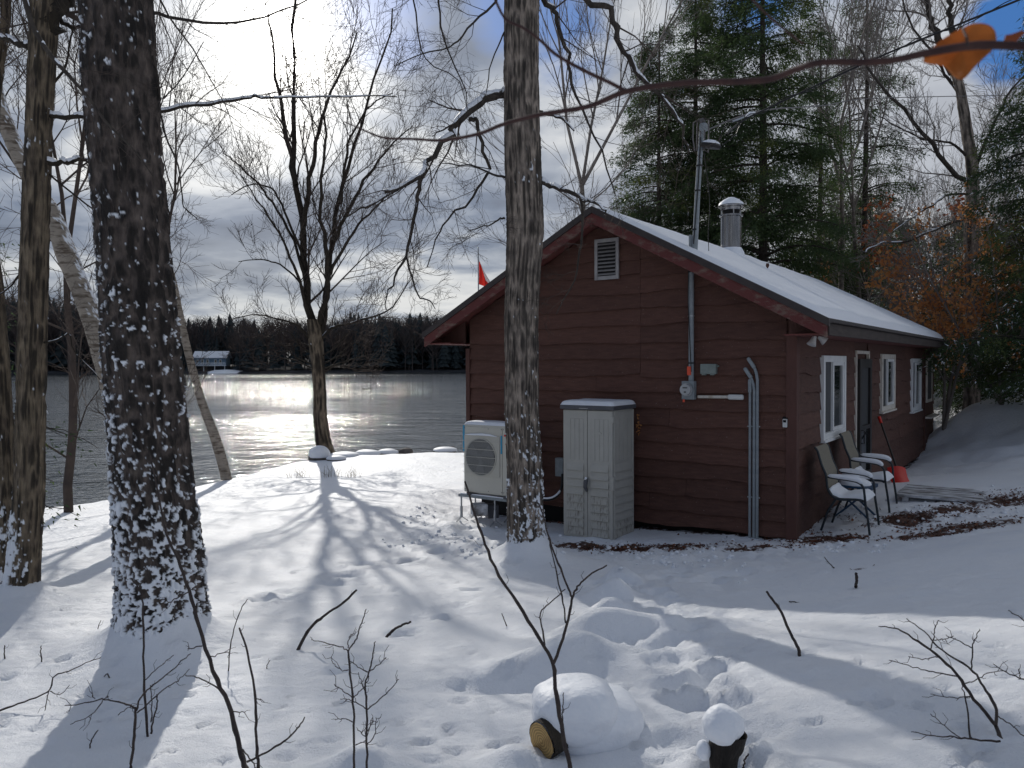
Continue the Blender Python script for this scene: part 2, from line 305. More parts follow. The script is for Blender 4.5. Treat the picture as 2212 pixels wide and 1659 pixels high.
class MB:
    def __init__(s): s.v = []; s.f = []; s.m = []; s.cur = 0
    def mi(s, i): s.cur = i; return s
    def add(s, vs, fs):
        b = len(s.v); s.v += [tuple(map(float, p)) for p in vs]; s.f += [tuple(b+i for i in f) for f in fs]; s.m += [s.cur]*len(fs)
    def box(s, c, d, rot=None):
        x, y, z = d[0]/2, d[1]/2, d[2]/2; P = [Vector((a*x, b*y, e*z)) for a in (-1, 1) for b in (-1, 1) for e in (-1, 1)]
        if rot is not None: P = [rot @ p for p in P]
        c = Vector(c); s.add([p+c for p in P], [(0, 1, 3, 2), (4, 6, 7, 5), (0, 4, 5, 1), (2, 3, 7, 6), (0, 2, 6, 4), (1, 5, 7, 3)]); return s
    def span(s, a, b): return s.box([(p+q)/2 for p, q in zip(a, b)], [abs(q-p) for p, q in zip(a, b)])
    def bar(s, a, b, w, h):
        a, b = Vector(a), Vector(b); d = b-a; return s.box((a+b)/2, (w, h, d.length), d.to_track_quat('Z', 'Y').to_matrix())
    def tube(s, pts, rad, n=8, cap=True):
        P = [Vector(p) for p in pts]; R_ = rad if isinstance(rad, (list, tuple)) else [rad]*len(P); k = len(P); vs = []; up = None
        for i in range(k):
            t = (P[min(i+1, k-1)]-P[max(i-1, 0)]).normalized()
            if up is None: up = t.orthogonal().normalized()
            up = (up-t*up.dot(t)).normalized(); w = t.cross(up)
            vs += [P[i]+(up*cos(2*pi*j/n)+w*sin(2*pi*j/n))*R_[i] for j in range(n)]
        fs = [(i*n+j, i*n+(j+1) % n, (i+1)*n+(j+1) % n, (i+1)*n+j) for i in range(k-1) for j in range(n)]
        if cap: fs += [tuple(range(n))[::-1], tuple(range((k-1)*n, k*n))]
        s.add(vs, fs); return s
    def lathe(s, prof, c=(0, 0, 0), n=24):
        vs = [(c[0]+r*cos(2*pi*j/n), c[1]+r*sin(2*pi*j/n), c[2]+z) for r, z in prof for j in range(n)]; k = len(prof)
        s.add(vs, [(i*n+j, i*n+(j+1) % n, (i+1)*n+(j+1) % n, (i+1)*n+j) for i in range(k-1) for j in range(n)]+[tuple(range(n))[::-1], tuple(range((k-1)*n, k*n))]); return s
    def build(s, name, mats, parent=None, smooth=False, bevel=0., loc=None, rz=0.):
        me = bpy.data.meshes.new(name); me.from_pydata(s.v, [], s.f)
        for m in (mats if isinstance(mats, (list, tuple)) else [mats]): me.materials.append(MATS[m])
        me.polygons.foreach_set('material_index', s.m)
        if smooth: me.polygons.foreach_set('use_smooth', [True]*len(s.f))
        me.update(); o = link(name, me, parent, loc, rz)
        if smooth:
            try: me.set_sharp_from_angle(angle=radians(50))
            except Exception: pass
        if bevel:
            b = o.modifiers.new('bevel', 'BEVEL'); b.width = bevel; b.segments = 2; b.limit_method = 'ANGLE'; b.angle_limit = radians(40)
        return o
def box_part(name, a, b, m, parent, bevel=0.): return MB().span(a, b).build(name, m, parent, bevel=bevel)
def tubes_np(paths, sides):
    """paths: list of (pts (k,3), radii(k)); all turned into one V, F"""
    Vs, Fs, base = [], [], 0; by = {}
    for p, r in paths: by.setdefault(len(p), []).append((p, r))
    for k, L in by.items():
        P = np.array([a for a, _ in L], float); Rr = np.array([b for _, b in L], float); n = len(L)
        T = np.empty_like(P); T[:, 1:-1] = P[:, 2:]-P[:, :-2]; T[:, 0] = P[:, 1]-P[:, 0]; T[:, -1] = P[:, -1]-P[:, -2]
        T /= np.linalg.norm(T, axis=2, keepdims=True)+1e-9
        ref = np.zeros_like(T); big = np.abs(T[:, :1, 2]) > .8; ref[..., 0] = np.where(big, 1, 0); ref[..., 2] = np.where(big, 0, 1)
        A = np.cross(T, ref); A /= np.linalg.norm(A, axis=2, keepdims=True)+1e-9; B = np.cross(T, A)
        th = np.arange(sides)*2*pi/sides
        V = P[:, :, None]+Rr[:, :, None, None]*(A[:, :, None]*np.cos(th)[:, None]+B[:, :, None]*np.sin(th)[:, None])
        Vs.append(V.reshape(-1, 3)); i, j = np.meshgrid(np.arange(k-1), np.arange(sides), indexing='ij'); j2 = (j+1) % sides
        f = np.stack([i*sides+j, i*sides+j2, (i+1)*sides+j2, (i+1)*sides+j], -1).reshape(-1, 4)
        Fs.append((f[None]+(np.arange(n)*k*sides)[:, None, None]+base).reshape(-1, 4)); base += n*k*sides
    return np.concatenate(Vs), np.concatenate(Fs)
def resample(pts, n, rad=None):
    P = np.array(pts, float); k = len(P); t = np.linspace(0, k-1, n); out = []
    for q in t:
        i = min(int(q), k-2); f = q-i; p0, p1, p2, p3 = P[max(i-1, 0)], P[i], P[i+1], P[min(i+2, k-1)]
        out.append(.5*((2*p1)+(p2-p0)*f+(2*p0-5*p1+4*p2-p3)*f*f+(3*p1-p0-3*p2+p3)*f**3))
    out = np.array(out); return out if rad is None else (out, np.interp(t, np.arange(k), rad))

# ------------------------------------------------------------------ ground
CP = [(0, 0, .72), (0, -6, 1.1), (3.36, 9.33, .0), (10.4, 19.5, .20), (-.68, 12.1, -.2), (1.2, 10.2, -.12), (.17, 8.45, -.02), (-2.41, 5.32, .2), (-4.1, 6.54, .15),
      (-8.7, 14.5, -.45), (-6.3, 17.7, -.42), (-5.4, 22, -.36), (-1.4, 22.5, -.34), (-3, 14, -.30), (2, 26, -.3), (4.6, 7.0, .52), (6.6, 10.2, .30), (4.15, 9.25, .07), (5.0, 10.3, .14), (6.0, 12.0, .20), (11.0, 19, .66), (11.8, 18, .90), (13.5, 20, 1.35), (12.0, 21.5, .6), (8.5, 14.5, .15),
      (0, 3.2, .47), (2.4, 3.3, .78), (3.1, 4.9, .66), (5, 5, .85), (2.0, 7.2, .12), (-3, 1, .45), (-7, 3, .2), (-14, 9, -.3), (-20, 2, 0), (12, 8, 1.3), (9, 11, .6), (20, 20, 2.2), (30, 40, 3.5), (15, 45, 1.5), (60, 30, 5), (60, 90, 5), (10, -8, 1.8), (-20, -10, .6), (40, -10, 4), (-.2, 10.6, -.15)]
CPa = np.array(CP, float)
def _tps():
    n = len(CPa); d = np.linalg.norm(CPa[:, None, :2]-CPa[None, :, :2], axis=2); K = np.where(d > 0, d*d*np.log(d+1e-9), 0)+np.eye(n)*.15
    P = np.c_[np.ones(n), CPa[:, :2]]; A = np.zeros((n+3, n+3)); A[:n, :n] = K; A[:n, n:] = P; A[n:, :n] = P.T
    return np.linalg.solve(A, np.r_[CPa[:, 2], 0, 0, 0])
_w = _tps()
def base_h(x, y):
    x = np.asarray(x, float); y = np.asarray(y, float); xs, ys = x.ravel(), y.ravel(); z = _w[-3]+_w[-2]*xs+_w[-1]*ys
    for i, (a, b, _) in enumerate(CPa):
        d2 = (xs-a)**2+(ys-b)**2; z = z+_w[i]*.5*d2*np.log(d2+1e-12)
    return z.reshape(x.shape)
SX = np.array([-80, -30, -14, -9.4, -8.0, -6.5, -5.6, -4.6, -3.2, -1.2, .5, 5, 12, 30, 90]); SY = np.array([-6, 4, 10.5, 14.2, 15.8, 18.2, 21.6, 22.5, 22.8, 23.1, 24, 32, 48, 85, 160])
def ground_hit(px, py, extra=0.):
    d = ray(px, py); s = np.linspace(2, 60, 2400); p = _C+d*s[:, None]; h = base_h(p[:, 0], p[:, 1])+extra; k = np.argmax(p[:, 2] < h); return p[k]
# things heaped up or pressed into the snow: (photo x, y, height, radius across, radius along)
BUMPS = [(1345, 1255, .15, .15, .09), (1330, 1292, .16, .20, .10), (1318, 1335, .16, .16, .09), (1285, 1385, .12, .26, .16), (1185, 1440, .10, .45, .14), (1255, 1440, .10, .22, .2), (1400, 1372, .10, .50, .12),
         (1100, 1475, -.09, .30, .10), (1215, 1475, -.06, .2, .08), (1110, 1650, .10, .14, .12), (880, 1100, .10, .6, .5), (940, 1070, .10, .6, .5), (615, 1058, -.09, .35, .20), (570, 1050, -.06, .2, .2),
         (2110, 905, .35, .9, .9), (2190, 900, .15, .8, .6), (860, 1368, -.03, .16, .05), (935, 1335, -.03, .2, .05), (1030, 1180, .07, .5, .3), (985, 1150, .08, .4, .3), (1500, 1190, .05, .5, .2), (1440, 1210, .04, .4, .2), (780, 1660, .10, .16, .1)]
BP = [(ground_hit(a, b), h, rx, ry) for a, b, h, rx, ry in BUMPS]
TREES_BASE = [(-2.41, 5.32, .40, .30), (.17, 8.45, .42, .24), (-4.13, 6.54, .20, .20), (-5.15, 22.0, .15, .3)]
_pr = random.Random(5)
PRINTS = []
def prints_along(pts, n, wob, r, dep):
    P = resample([ground_hit(*q)[:2] for q in pts], n)
    for i, (a, b) in enumerate(P):
        PRINTS.append((a+_pr.uniform(-wob, wob), b+_pr.uniform(-wob, wob), r*_pr.uniform(.7, 1.3), dep*_pr.uniform(.6, 1.2), _pr.uniform(-.5, .9)))
prints_along([(1010, 1150), (900, 1200), (780, 1215), (700, 1260), (560, 1300)], 12, .1, .10, .08)
prints_along([(1100, 1230), (1010, 1300), (860, 1380), (700, 1450)], 9, .1, .07, .05)
prints_along([(1300, 1260), (1420, 1290), (1480, 1400), (1500, 1500), (1620, 1659)], 60, .16, .08, .048)
prints_along([(1440, 1230), (1500, 1260), (1580, 1240)], 14, .15, .10, .05)
prints_along([(300, 1600), (500, 1500), (620, 1380)], 8, .05, .035, .02)
prints_along([(620, 1620), (820, 1560), (1060, 1480), (1200, 1420)], 11, .05, .03, .02)
prints_along([(2150, 1659), (2080, 1560), (1990, 1500), (1880, 1430)], 8, .06, .03, .022)
for _ in range(170):
    p = ground_hit(_pr.uniform(0, 2212), _pr.uniform(1230, 1655)); PRINTS.append((p[0], p[1], _pr.uniform(.018, .04), _pr.uniform(.018, .04), _pr.uniform(-1, 1)))
def churn_mask(x, y):
    m = np.zeros_like(x)
    for px, py, r in ((1000, 1120, 1.0), (930, 1170, .7), (1050, 1190, .7), (1200, 1180, .8), (1300, 1190, .9), (1450, 1200, 1.1), (1600, 1195, 1.1), (1750, 1190, .9), (1480, 1330, .5), (1480, 1420, .38), (1500, 1500, .34), (1560, 1600, .30), (1450, 1260, .7), (1900, 1120, 1.2), (2050, 1120, 1.3), (2160, 1080, 1.2), (2080, 1000, 1.0), (2060, 950, 1.2), (2150, 990, .9)):
        p = ground_hit(px, py); m = np.maximum(m, np.exp(-(((x-p[0])**2+(y-p[1])**2)/(r*r))**1.5))
    return m
def shore_d(x, y): return y-np.interp(x, SX, SY)+.35*vn(x*.8, 3.3)+.15*vn(x*2.7, 8.3)
def ground_h(x, y, fine=True):
    x = np.asarray(x, float); y = np.asarray(y, float); z = base_h(x, y)
    for p, h, rx, ry in BP: z = z+h*np.exp(-(((x-p[0])/rx)**2+((y-p[1])/ry)**2))
    for a, b, h, r in TREES_BASE:
        d = np.sqrt((x-a)**2+((y-b)*1.1)**2); z = z+h*np.exp(-np.maximum(d-r*.6, 0)/.21)*.9
    z = z+.22*fbm(x*.9, y*.9, 11., 4)*sstep(12, 16, y)*(x > 5)+.05*fbm(x*.35, y*.35, 1.)+.018*fbm(x*1.3, y*1.3+.3*x, 2., 3)
    if fine:
        z = z+.010*fbm(x*3.2, y*5.2, 4., 3)+.013*fbm(x*2.2+y, y*7.-x*1.6, 6., 3)*(y < 16)*(.4+.6*(vn(x*.6, y*.6, 9.) > 0))+.006*fbm(x*9, y*13., 7., 2)*(y < 9)
        c = churn_mask(x, y); z = z+c*(.075*fbm(x*5.5, y*5.5, 5., 5, .7)-.01)
        for a, b, r, dp, tw in PRINTS:
            k = np.abs(x-a) < 4*r
            if not k.any(): continue
            k &= np.abs(y-b) < 4*r; xx, yy = x[k]-a, y[k]-b; u = xx*cos(tw)+yy*sin(tw); v = -xx*sin(tw)+yy*cos(tw); q = (u/(1.5*r))**2+(v/r)**2
            z[k] += -dp*np.exp(-q**1.6)+.25*dp*np.exp(-((np.sqrt(q)-1.5)/.4)**2)
    d = shore_d(x, y); z = z-.25*sstep(-1.4, 0, d)*(x < 3)-3.2*sstep(-.15, 2.2, d)
    return z
def dirt_mask(x, y):
    m = np.zeros_like(x)
    for px, py, rx, ry, a in ((1290, 1182, .85, .26, .58), (1390, 1187, .9, .26, .58), (1240, 1176, .6, .22, .45), (1490, 1190, .8, .20, .42), (1640, 1185, .9, .3, .46), (1790, 1165, .7, .45, .52), (1860, 1225, .12, .06, .55),
                              (2000, 1150, 1.0, .32, .52), (1950, 1120, .7, .6, .54), (2100, 1130, 1.0, .42, .48), (2190, 1080, 1.0, .7, .48), (2060, 1100, .6, .4, .5), (1582, 1310, .05, .03, .6), (1440, 1195, .7, .14, .3)):
        p = ground_hit(px, py); m = np.maximum(m, a*np.exp(-(((x-p[0])/rx)**2+((y-p[1])/ry)**2)))
    cx, cy = -((x-O0[0])*UG[0]+(y-O0[1])*UG[1]), (x-O0[0])*VG[0]+(y-O0[1])*VG[1]
    near = np.exp(-np.maximum(0, np.maximum(-cy, cx))/.16)*(cy > -1.5)*(cx < 1.2)*(cx > -4.5)*(cy < 13); return np.maximum(m, .42*near)
def build_ground():
    xs = [0.]; 
    while xs[-1] < 130: xs.append(xs[-1]+(.032 if xs[-1] < 4.5 else .032+.022*(xs[-1]-4.5)))
    xs = np.array(xs); xs = np.r_[-xs[:0:-1], xs]; xs = xs[(xs > -60)]
    ys = [1.7]
    while ys[-1] < 165: ys.append(ys[-1]+max(.02, .0085*ys[-1]))
    back = [1.7]
    while back[-1] > -25: back.append(back[-1]-.06-.25*(1.7-back[-1]))
    ys = np.r_[np.array(back)[:0:-1], ys]
    X, Y = np.meshgrid(xs, ys); Z = ground_h(X, Y); nx, ny = len(xs), len(ys)
    i, j = np.meshgrid(np.arange(ny-1), np.arange(nx-1), indexing='ij'); f = np.stack([i*nx+j, i*nx+j+1, (i+1)*nx+j+1, (i+1)*nx+j], -1).reshape(-1, 4)
    me = np_mesh('snowy_ground', np.stack([X, Y, Z], -1).reshape(-1, 3), [f], 'snow_ground', attrs={'dirt': dirt_mask(X, Y).ravel()})
    tag(link('snowy_ground', me), kind='structure')
build_ground()
def gz(x, y): return float(ground_h(np.array([x]), np.array([y]), False)[0])
tag(MB().span((-900, 6, -1.9), (900, 352, -1.3)).build('lake_water', 'lake_water'), kind='structure')

# far shore rising behind the lake
def far_h(x, y): return -1.35+np.clip(y-336, -4, 2)*.35+np.clip(y-338, 0, 400)*.075*(.8+.35*vn(x*.006, y*.004, 2.))+np.clip((-x-190)/80, 0, 1)*np.clip(y-338, 0, 80)*.10
def build_far():
    xs = np.arange(-900, 901, 12.); ys = np.r_[330, np.arange(335, 345, 1.), np.arange(345, 900, 12.)]; X, Y = np.meshgrid(xs, ys); Z = far_h(X, Y); nx, ny = len(xs), len(ys)
    i, j = np.meshgrid(np.arange(ny-1), np.arange(nx-1), indexing='ij'); f = np.stack([i*nx+j, i*nx+j+1, (i+1)*nx+j+1, (i+1)*nx+j], -1).reshape(-1, 4)
    tag(link('far_shore', np_mesh('far_shore', np.stack([X, Y, Z], -1).reshape(-1, 3), [f], 'hill_ground')), kind='structure')
build_far()

def conifer_mesh(name, seed, h=1., tiers=9, n=9, mats='needles_far'):
    r = random.Random(seed); b = MB()
    for t in range(tiers):
        z0 = h*(.10+.86*t/tiers); rad = .19*h*(1-t/tiers)**.85*r.uniform(.8, 1.15)+.012*h; top = z0+h*.2
        vs = [(0, 0, min(top, h))]+[(cos(2*pi*j/n+t)*rad*(1.12 if j % 2 else .62)*r.uniform(.8, 1.2), sin(2*pi*j/n+t)*rad*(1.12 if j % 2 else .62)*r.uniform(.8, 1.2), z0+(0 if j % 2 else h*.03)) for j in range(n)]
        b.add(vs, [(0, 1+j, 1+(j+1) % n) for j in range(n)])
    return np.array(b.v), np.array(b.f)
def scatter_np(V, F, spots):
    S = np.array(spots); c, s = np.cos(S[:, 4]), np.sin(S[:, 4]); sx = S[:, 3]*S[:, 5]
    X = S[:, 0, None]+sx[:, None]*(c[:, None]*V[:, 0]-s[:, None]*V[:, 1]); Y = S[:, 1, None]+sx[:, None]*(s[:, None]*V[:, 0]+c[:, None]*V[:, 1]); Z = S[:, 2, None]+S[:, 3, None]*V[:, 2]
    return np.stack([X, Y, Z], -1).reshape(-1, 3), (F[None]+(np.arange(len(S))*len(V))[:, None, None]).reshape(-1, F.shape[1])
def build_forest():
    r = random.Random(3)
    for kind in range(4):
        spots = []; n = (600, 600, 900, 900)[kind]
        while len(spots) < n:
            y = 338.6+abs(r.gauss(0, 1))*30*r.random()+r.random()**2*90; x = r.uniform(-400, 330)*(y/340)
            if -165 < x*345/y < -120 and y < 352: continue
            con = kind < 2
            if con and vn(x*.02, y*.03, 7.) < -.15 and y > 350 and x > -200: continue
            h = r.uniform(14, 26) if con else r.uniform(16, 23); h *= 1.25 if x < -190 else 1.0
            spots.append((x, y, float(far_h(np.array(x), np.array(y)))-.3, h, r.uniform(0, 6.28), r.uniform(.75, 1.2)))
        if kind < 2: V, F = conifer_mesh('c', kind)
        else:
            P = [(np.array([(0, 0, 0), (.01, 0, .45), (.0, .01, .9)]), np.array([.012, .009, .002]))]
            rr = random.Random(40+kind)
            for k in range(34):
                z = rr.uniform(.22, .85); a = rr.uniform(0, 6.28); L = .34*(1.05-z)+.07
                p0 = np.array((0, 0, z)); p1 = p0+np.array((cos(a)*L*.55, sin(a)*L*.55, L*.7)); p2 = p0+np.array((cos(a+.3)*L*.9, sin(a+.3)*L*.9, L*1.25)); P.append((np.array([p0, p1, p2]), np.array([.0050, .0040, .002])))
                P.append((np.array([p1, p1+np.array((rr.uniform(-.08, .08), rr.uniform(-.08, .08), .10)), p1+np.array((rr.uniform(-.12, .12), rr.uniform(-.12, .12), .17))]), np.array([.004, .003, .0015])))
            V, F = tubes_np(P, 3)
        V2, F2 = scatter_np(V, F, spots)
        o = link('far_spruce_forest' if kind < 2 else 'far_bare_forest', np_mesh('forest', V2, [F2], 'needles_far' if kind < 2 else 'far_twigs', smooth=False)); tag(o, kind='stuff')
build_forest()

# ------------------------------------------------------------------ house on the far shore
def far_house():
    c = at(455, 806, 344); c[2] = -.6; T = thing('lakeside_house', 'blue grey two storey house with snowy roof and white deck across the lake', 'house', c, radians(8))
    box_part('basement_wall', (-7, 1.5, 0), (6.5, 9, 2.6), 'house_dark', T); box_part('wall', (-7, .0, 2.62), (6.5, 9, 6.2), 'house_blue', T)
    b = MB(); b.add([(6.5, 0, 6.2), (6.5, 9, 6.2), (6.5, 4.5, 8.6), (-7, 0, 6.2), (-7, 9, 6.2), (-7, 4.5, 8.6)], [(0, 1, 2), (3, 5, 4)]); b.build('gable_wall', 'house_blue', T)
    b = MB()
    for s, y0 in ((1, -.8), (-1, 9.8)): b.add([(-7.6, y0, 5.9), (7.1, y0, 5.9), (7.1, 4.5, 8.8), (-7.6, 4.5, 8.8), (-7.6, y0, 6.2), (7.1, y0, 6.2), (7.1, 4.5, 9.1), (-7.6, 4.5, 9.1)], [(0, 1, 2, 3), (4, 5, 6, 7), (0, 1, 5, 4), (1, 2, 6, 5), (0, 3, 7, 4)])
    rf = b.build('roof', 'snow', T); box_part('chimney', (-3.4, 4, 8.2), (-2.2, 5.2, 10), 'house_dark', rf)
    for x in (-5.2, -2.4):
        d = MB(); d.add([(x-1.2, -.9, 6.1), (x+1.2, -.9, 6.1), (x, -.9, 7.5), (x, 3.2, 7.9)], [(0, 1, 2), (1, 3, 2), (0, 2, 3)]); d.build('dormer', 'snow', rf)
    for x in (-5.6, -3.4, -1.2, 2.2, 4.2):
        f = box_part('window', (x-.62, -.12, 3.2), (x+.62, -.02, 5.3), 'house_white', T); box_part('pane', (x-.45, -.18, 3.35), (x+.45, -.125, 5.1), 'glass', f)
    box_part('deck', (-7.5, -2.6, 2.5), (6.8, -.05, 2.75), 'house_white', T)
    r = MB(); r.span((-7.5, -2.6, 3.75), (6.8, -2.48, 3.95))
    for k in range(30): r.span((-7.5+k*.49, -2.58, 2.76), (-7.5+k*.49+.2, -2.5, 3.74))
    r.build('railing', 'house_white', T)
    for x in (-7, -2.3, 2.3, 6.5): box_part('post', (x-.12, -2.5, -.5), (x+.12, -2.26, 2.5), 'house_white', T)
    b = MB(); b.lathe([(9, -.6), (8, .5), (5, 1.2), (.1, 1.4)], (8, -2, -.5), 20); b.build('snow_bank', 'snow', None, True, loc=c); tag(bpy.data.objects['snow_bank'], kind='structure')
    V, F = conifer_mesh('s', 77, tiers=12)
    me = np_mesh('crown', V, [F], 'needles_far', smooth=False); tm = None
    g = 'dark spruces on the far shore'
    for i, (px, Y, h) in enumerate(((560, 341, 19), (590, 343, 17), (515, 342, 13), (640, 344, 16), (412, 341, 11), (700, 345, 17), (775, 345, 20), (935, 344, 15), (985, 343, 14), (60, 342, 20), (880, 346, 17), (830, 346, 15))):
        p = at(px, 806, Y); p[2] = -1.2
        T = thing('spruce_tree', 'dark pointed spruce standing at the water line on the far shore of the lake', 'tree', p, i*1.3, g)
        if i == 0:
            cr = link('crown', me, T, (0, 0, 0)); cr.scale = (h, h, h); tk = MB().tube([(0, 0, 0), (0, 0, 3)], [.25, .15], 6).build('trunk', 'bark_hemlock', T); c0, t0 = cr, tk
        else:
            for q in (c0, t0):
                w = q.copy(); COL.objects.link(w); w.parent = T
                if q is c0: w.scale = (h*RND.uniform(.8, 1.1), h, h)
far_house()

# ------------------------------------------------------------------ tree growing
def unit(v): return v/(np.linalg.norm(v)+1e-9)
def grow(out, p, d, L, r, lvl, rn, tip=.0035, up=.25, droop=0., kids=(7, 6, 5, 3), spread=.75, wob=.16, ratio=.55, last=3):
    n = 5 if lvl < last else 4; pts = [p]; rad = [r]; q = p; dd = d; rend = max(r*.28, tip) if lvl < last else tip*.6
    for i in range(1, n):
        dd = unit(dd+np.array([rn.gauss(0, wob), rn.gauss(0, wob), rn.gauss(0, wob)+up*.3-droop*.3])); q = q+dd*(L/(n-1)); pts.append(q); rad.append(r+(rend-r)*i/(n-1))
    out[min(lvl, 3)].append((np.array(pts), np.array(rad)))
    if lvl >= last: return
    k = kids[min(lvl, len(kids)-1)]
    for c in range(k):
        t = .22+.75*(c+rn.random()*.8)/k; i = min(int(t*(n-1)), n-2); f = t*(n-1)-i; b = pts[i]*(1-f)+pts[i+1]*f; rr = (rad[i]*(1-f)+rad[i+1]*f)
        ax = unit(pts[i+1]-pts[i]); s = unit(np.cross(ax, np.array([rn.gauss(0, 1), rn.gauss(0, 1), rn.gauss(0, 1)]))); a = spread*rn.uniform(.6, 1.25)
        nd = unit(ax*cos(a)+s*sin(a)+np.array([0, 0, up*.35-droop*.5])); grow(out, b, nd, L*ratio*rn.uniform(.7, 1.2)*(1.15-t*.5), max(rr*.6, tip), lvl+1, rn, tip, up, droop, kids, spread, wob, ratio, last)
def twig_mesh(name, out, m, lv=(0, 1, 2, 3), sides=(8, 5, 3, 3)):
    Vs, Fs, b = [], [], 0
    for l in lv:
        if out[l]:
            V, F = tubes_np(out[l], sides[l]); Vs.append(V); Fs.append(F+b); b += len(V)
    return np_mesh(name, np.concatenate(Vs), [np.concatenate(Fs)], m)
def snow_on(pts, rad, sc=.75, lift=.6, seed=0, name='snow', parent=None, lo=0., n=40, thr=-.5):
    """a strip of snow lying along the upper side of a limb"""
    P, R_ = resample(pts, n, rad); P = P.copy(); R_ = R_+.0015; nn = fbm(np.arange(n)*.35+seed*7.1, 2.2, seed, 2); k = np.clip((nn-thr)*2.2, 0, 1)*(np.linspace(0, 1, n) >= lo); k[0] = k[-1] = 0
    Q = P+np.c_[np.zeros(n), np.zeros(n), R_*lift*np.maximum(k, .0)]; V, F = tubes_np([(Q, R_*sc*k+1e-4)], 8)
    return link(name, np_mesh(name, V, [F], 'snow'), parent)

# trunk with real bark relief and clinging snow
def bark_trunk(name, pts, rad, m, parent, nr=90, nv=300, relief=.02, fu=9., fv=2.2, snow=None, seed=0, clump=.012, bulge=.03, cs=20.):
    P, R_ = resample(pts, nv, rad); P = P.copy(); seg = np.r_[0, np.cumsum(np.linalg.norm(np.diff(P, axis=0), axis=1))]; th = np.arange(nr)*2*pi/nr
    T, S = np.meshgrid(th, seg); Rr = np.broadcast_to(R_[:, None], T.shape); cx, cy = np.cos(T), np.sin(T)
    g = R_.mean(); a, b = cx*g*fu, cy*g*fu
    w = .35*fbm(a*.5, b*.5, S*fv*.8+seed, 2)
    n1 = 1-np.abs(vn(a+w, b+w, S*fv+seed))*1.9; n2 = 1-np.abs(vn(a*2.3+5, b*2.3, S*fv*2.2+seed))*1.7
    bark = np.clip(.68*n1+.32*n2, -.4, 1)
    d = -relief*(1-(1-sstep(.2, .95, bark)))+relief*.35*fbm(a*4, b*4, S*fv*6, 2)
    big = bulge*fbm(cx*1.3, cy*1.3, S*.9+seed*3, 3)*Rr/.25
    sn = np.zeros_like(d); plate_shade = sstep(.05, .85, bark)  # per-vertex mask for the shading put into the bark colour
    if snow is not None:
        X = P[:, None, 0]+Rr*cx; dens = snow(T, S/seg[-1], P[:, None, 2]+0*T)
        nz_ = .5*fbm(cx*g*cs*1.15+9, cy*g*cs*1.15, S*cs+seed*2, 3)+.5*fbm(cx*g*52, cy*g*52, S*cs*2.2+4, 2)
        sn = sstep(0, .07, nz_+dens-.02*(d < -relief*.7))
    Rt = Rr+big+d+sn*clump*(1+.5*vn(a*4, b*4, S*25))
    A = np.stack([P[:, None, 0]+Rt*cx, P[:, None, 1]+Rt*cy, P[:, None, 2]+0*T+sn*0], -1)
    i, j = np.meshgrid(np.arange(nv-1), np.arange(nr), indexing='ij'); j2 = (j+1) % nr
    f = np.stack([i*nr+j2, i*nr+j, (i+1)*nr+j, (i+1)*nr+j2], -1).reshape(-1, 4)
    return link(name, np_mesh(name, A.reshape(-1, 3), [f], m, attrs={'snow': sn.ravel(), 'plate_shade': plate_shade.ravel()}), parent)
def cpath(pl, Y, dY=0.):
    n = len(pl); return np.array([at(a, b, Y+dY*i/max(n-1, 1)) for i, (a, b) in enumerate(pl)])
def limb(parent, pl, Y, r0, r1, rn, dY=0., m='bark_grey', snow=0., kids=5, tl=.7, up=.1, droop=.0, tw=None, wob=.17, n=14, snow_lo=0., twr=.35, tip=.003, last=3, seed=0, name='limb'):
    """main limb along a path of photo points at a depth, with side twigs collected into tw"""
    P = cpath(pl, Y, dY); P, R_ = resample(P, n, np.linspace(r0, r1, len(P)))
    rs = np.random.RandomState(seed+int(abs(pl[0][0])*7)); P = P+np.r_[[[0, 0, 0]], rs.normal(0, r0*.35, (n-1, 3))]
    V, F = tubes_np([(P, R_)], 8); o = link(name, np_mesh(name, V, [F], m), parent)
    if snow: snow_on(P, R_, .92*snow, .85, seed+len(pl), 'snow', o, snow_lo, 46)
    if tw is not None and kids:
        for c in range(kids):
            t = .2+.8*(c+rn.random())/kids; i = min(int(t*(n-1)), n-2); b = P[i]; ax = unit(P[i+1]-P[i]); s = unit(np.cross(ax, np.array([rn.gauss(0, 1), rn.gauss(0, 1), rn.gauss(0, 1)]))); a = rn.uniform(.45, 1.1)
            grow(tw, b, unit(ax*cos(a)+s*sin(a)+np.array([0, 0, up-droop])), tl*rn.uniform(.6, 1.25), max(R_[i]*twr, tip*1.3), 1, rn, tip, up, droop, (7, 6, 5, 3), .8, wob, .6, last)
    return P
def newout(): return [[], [], [], []]

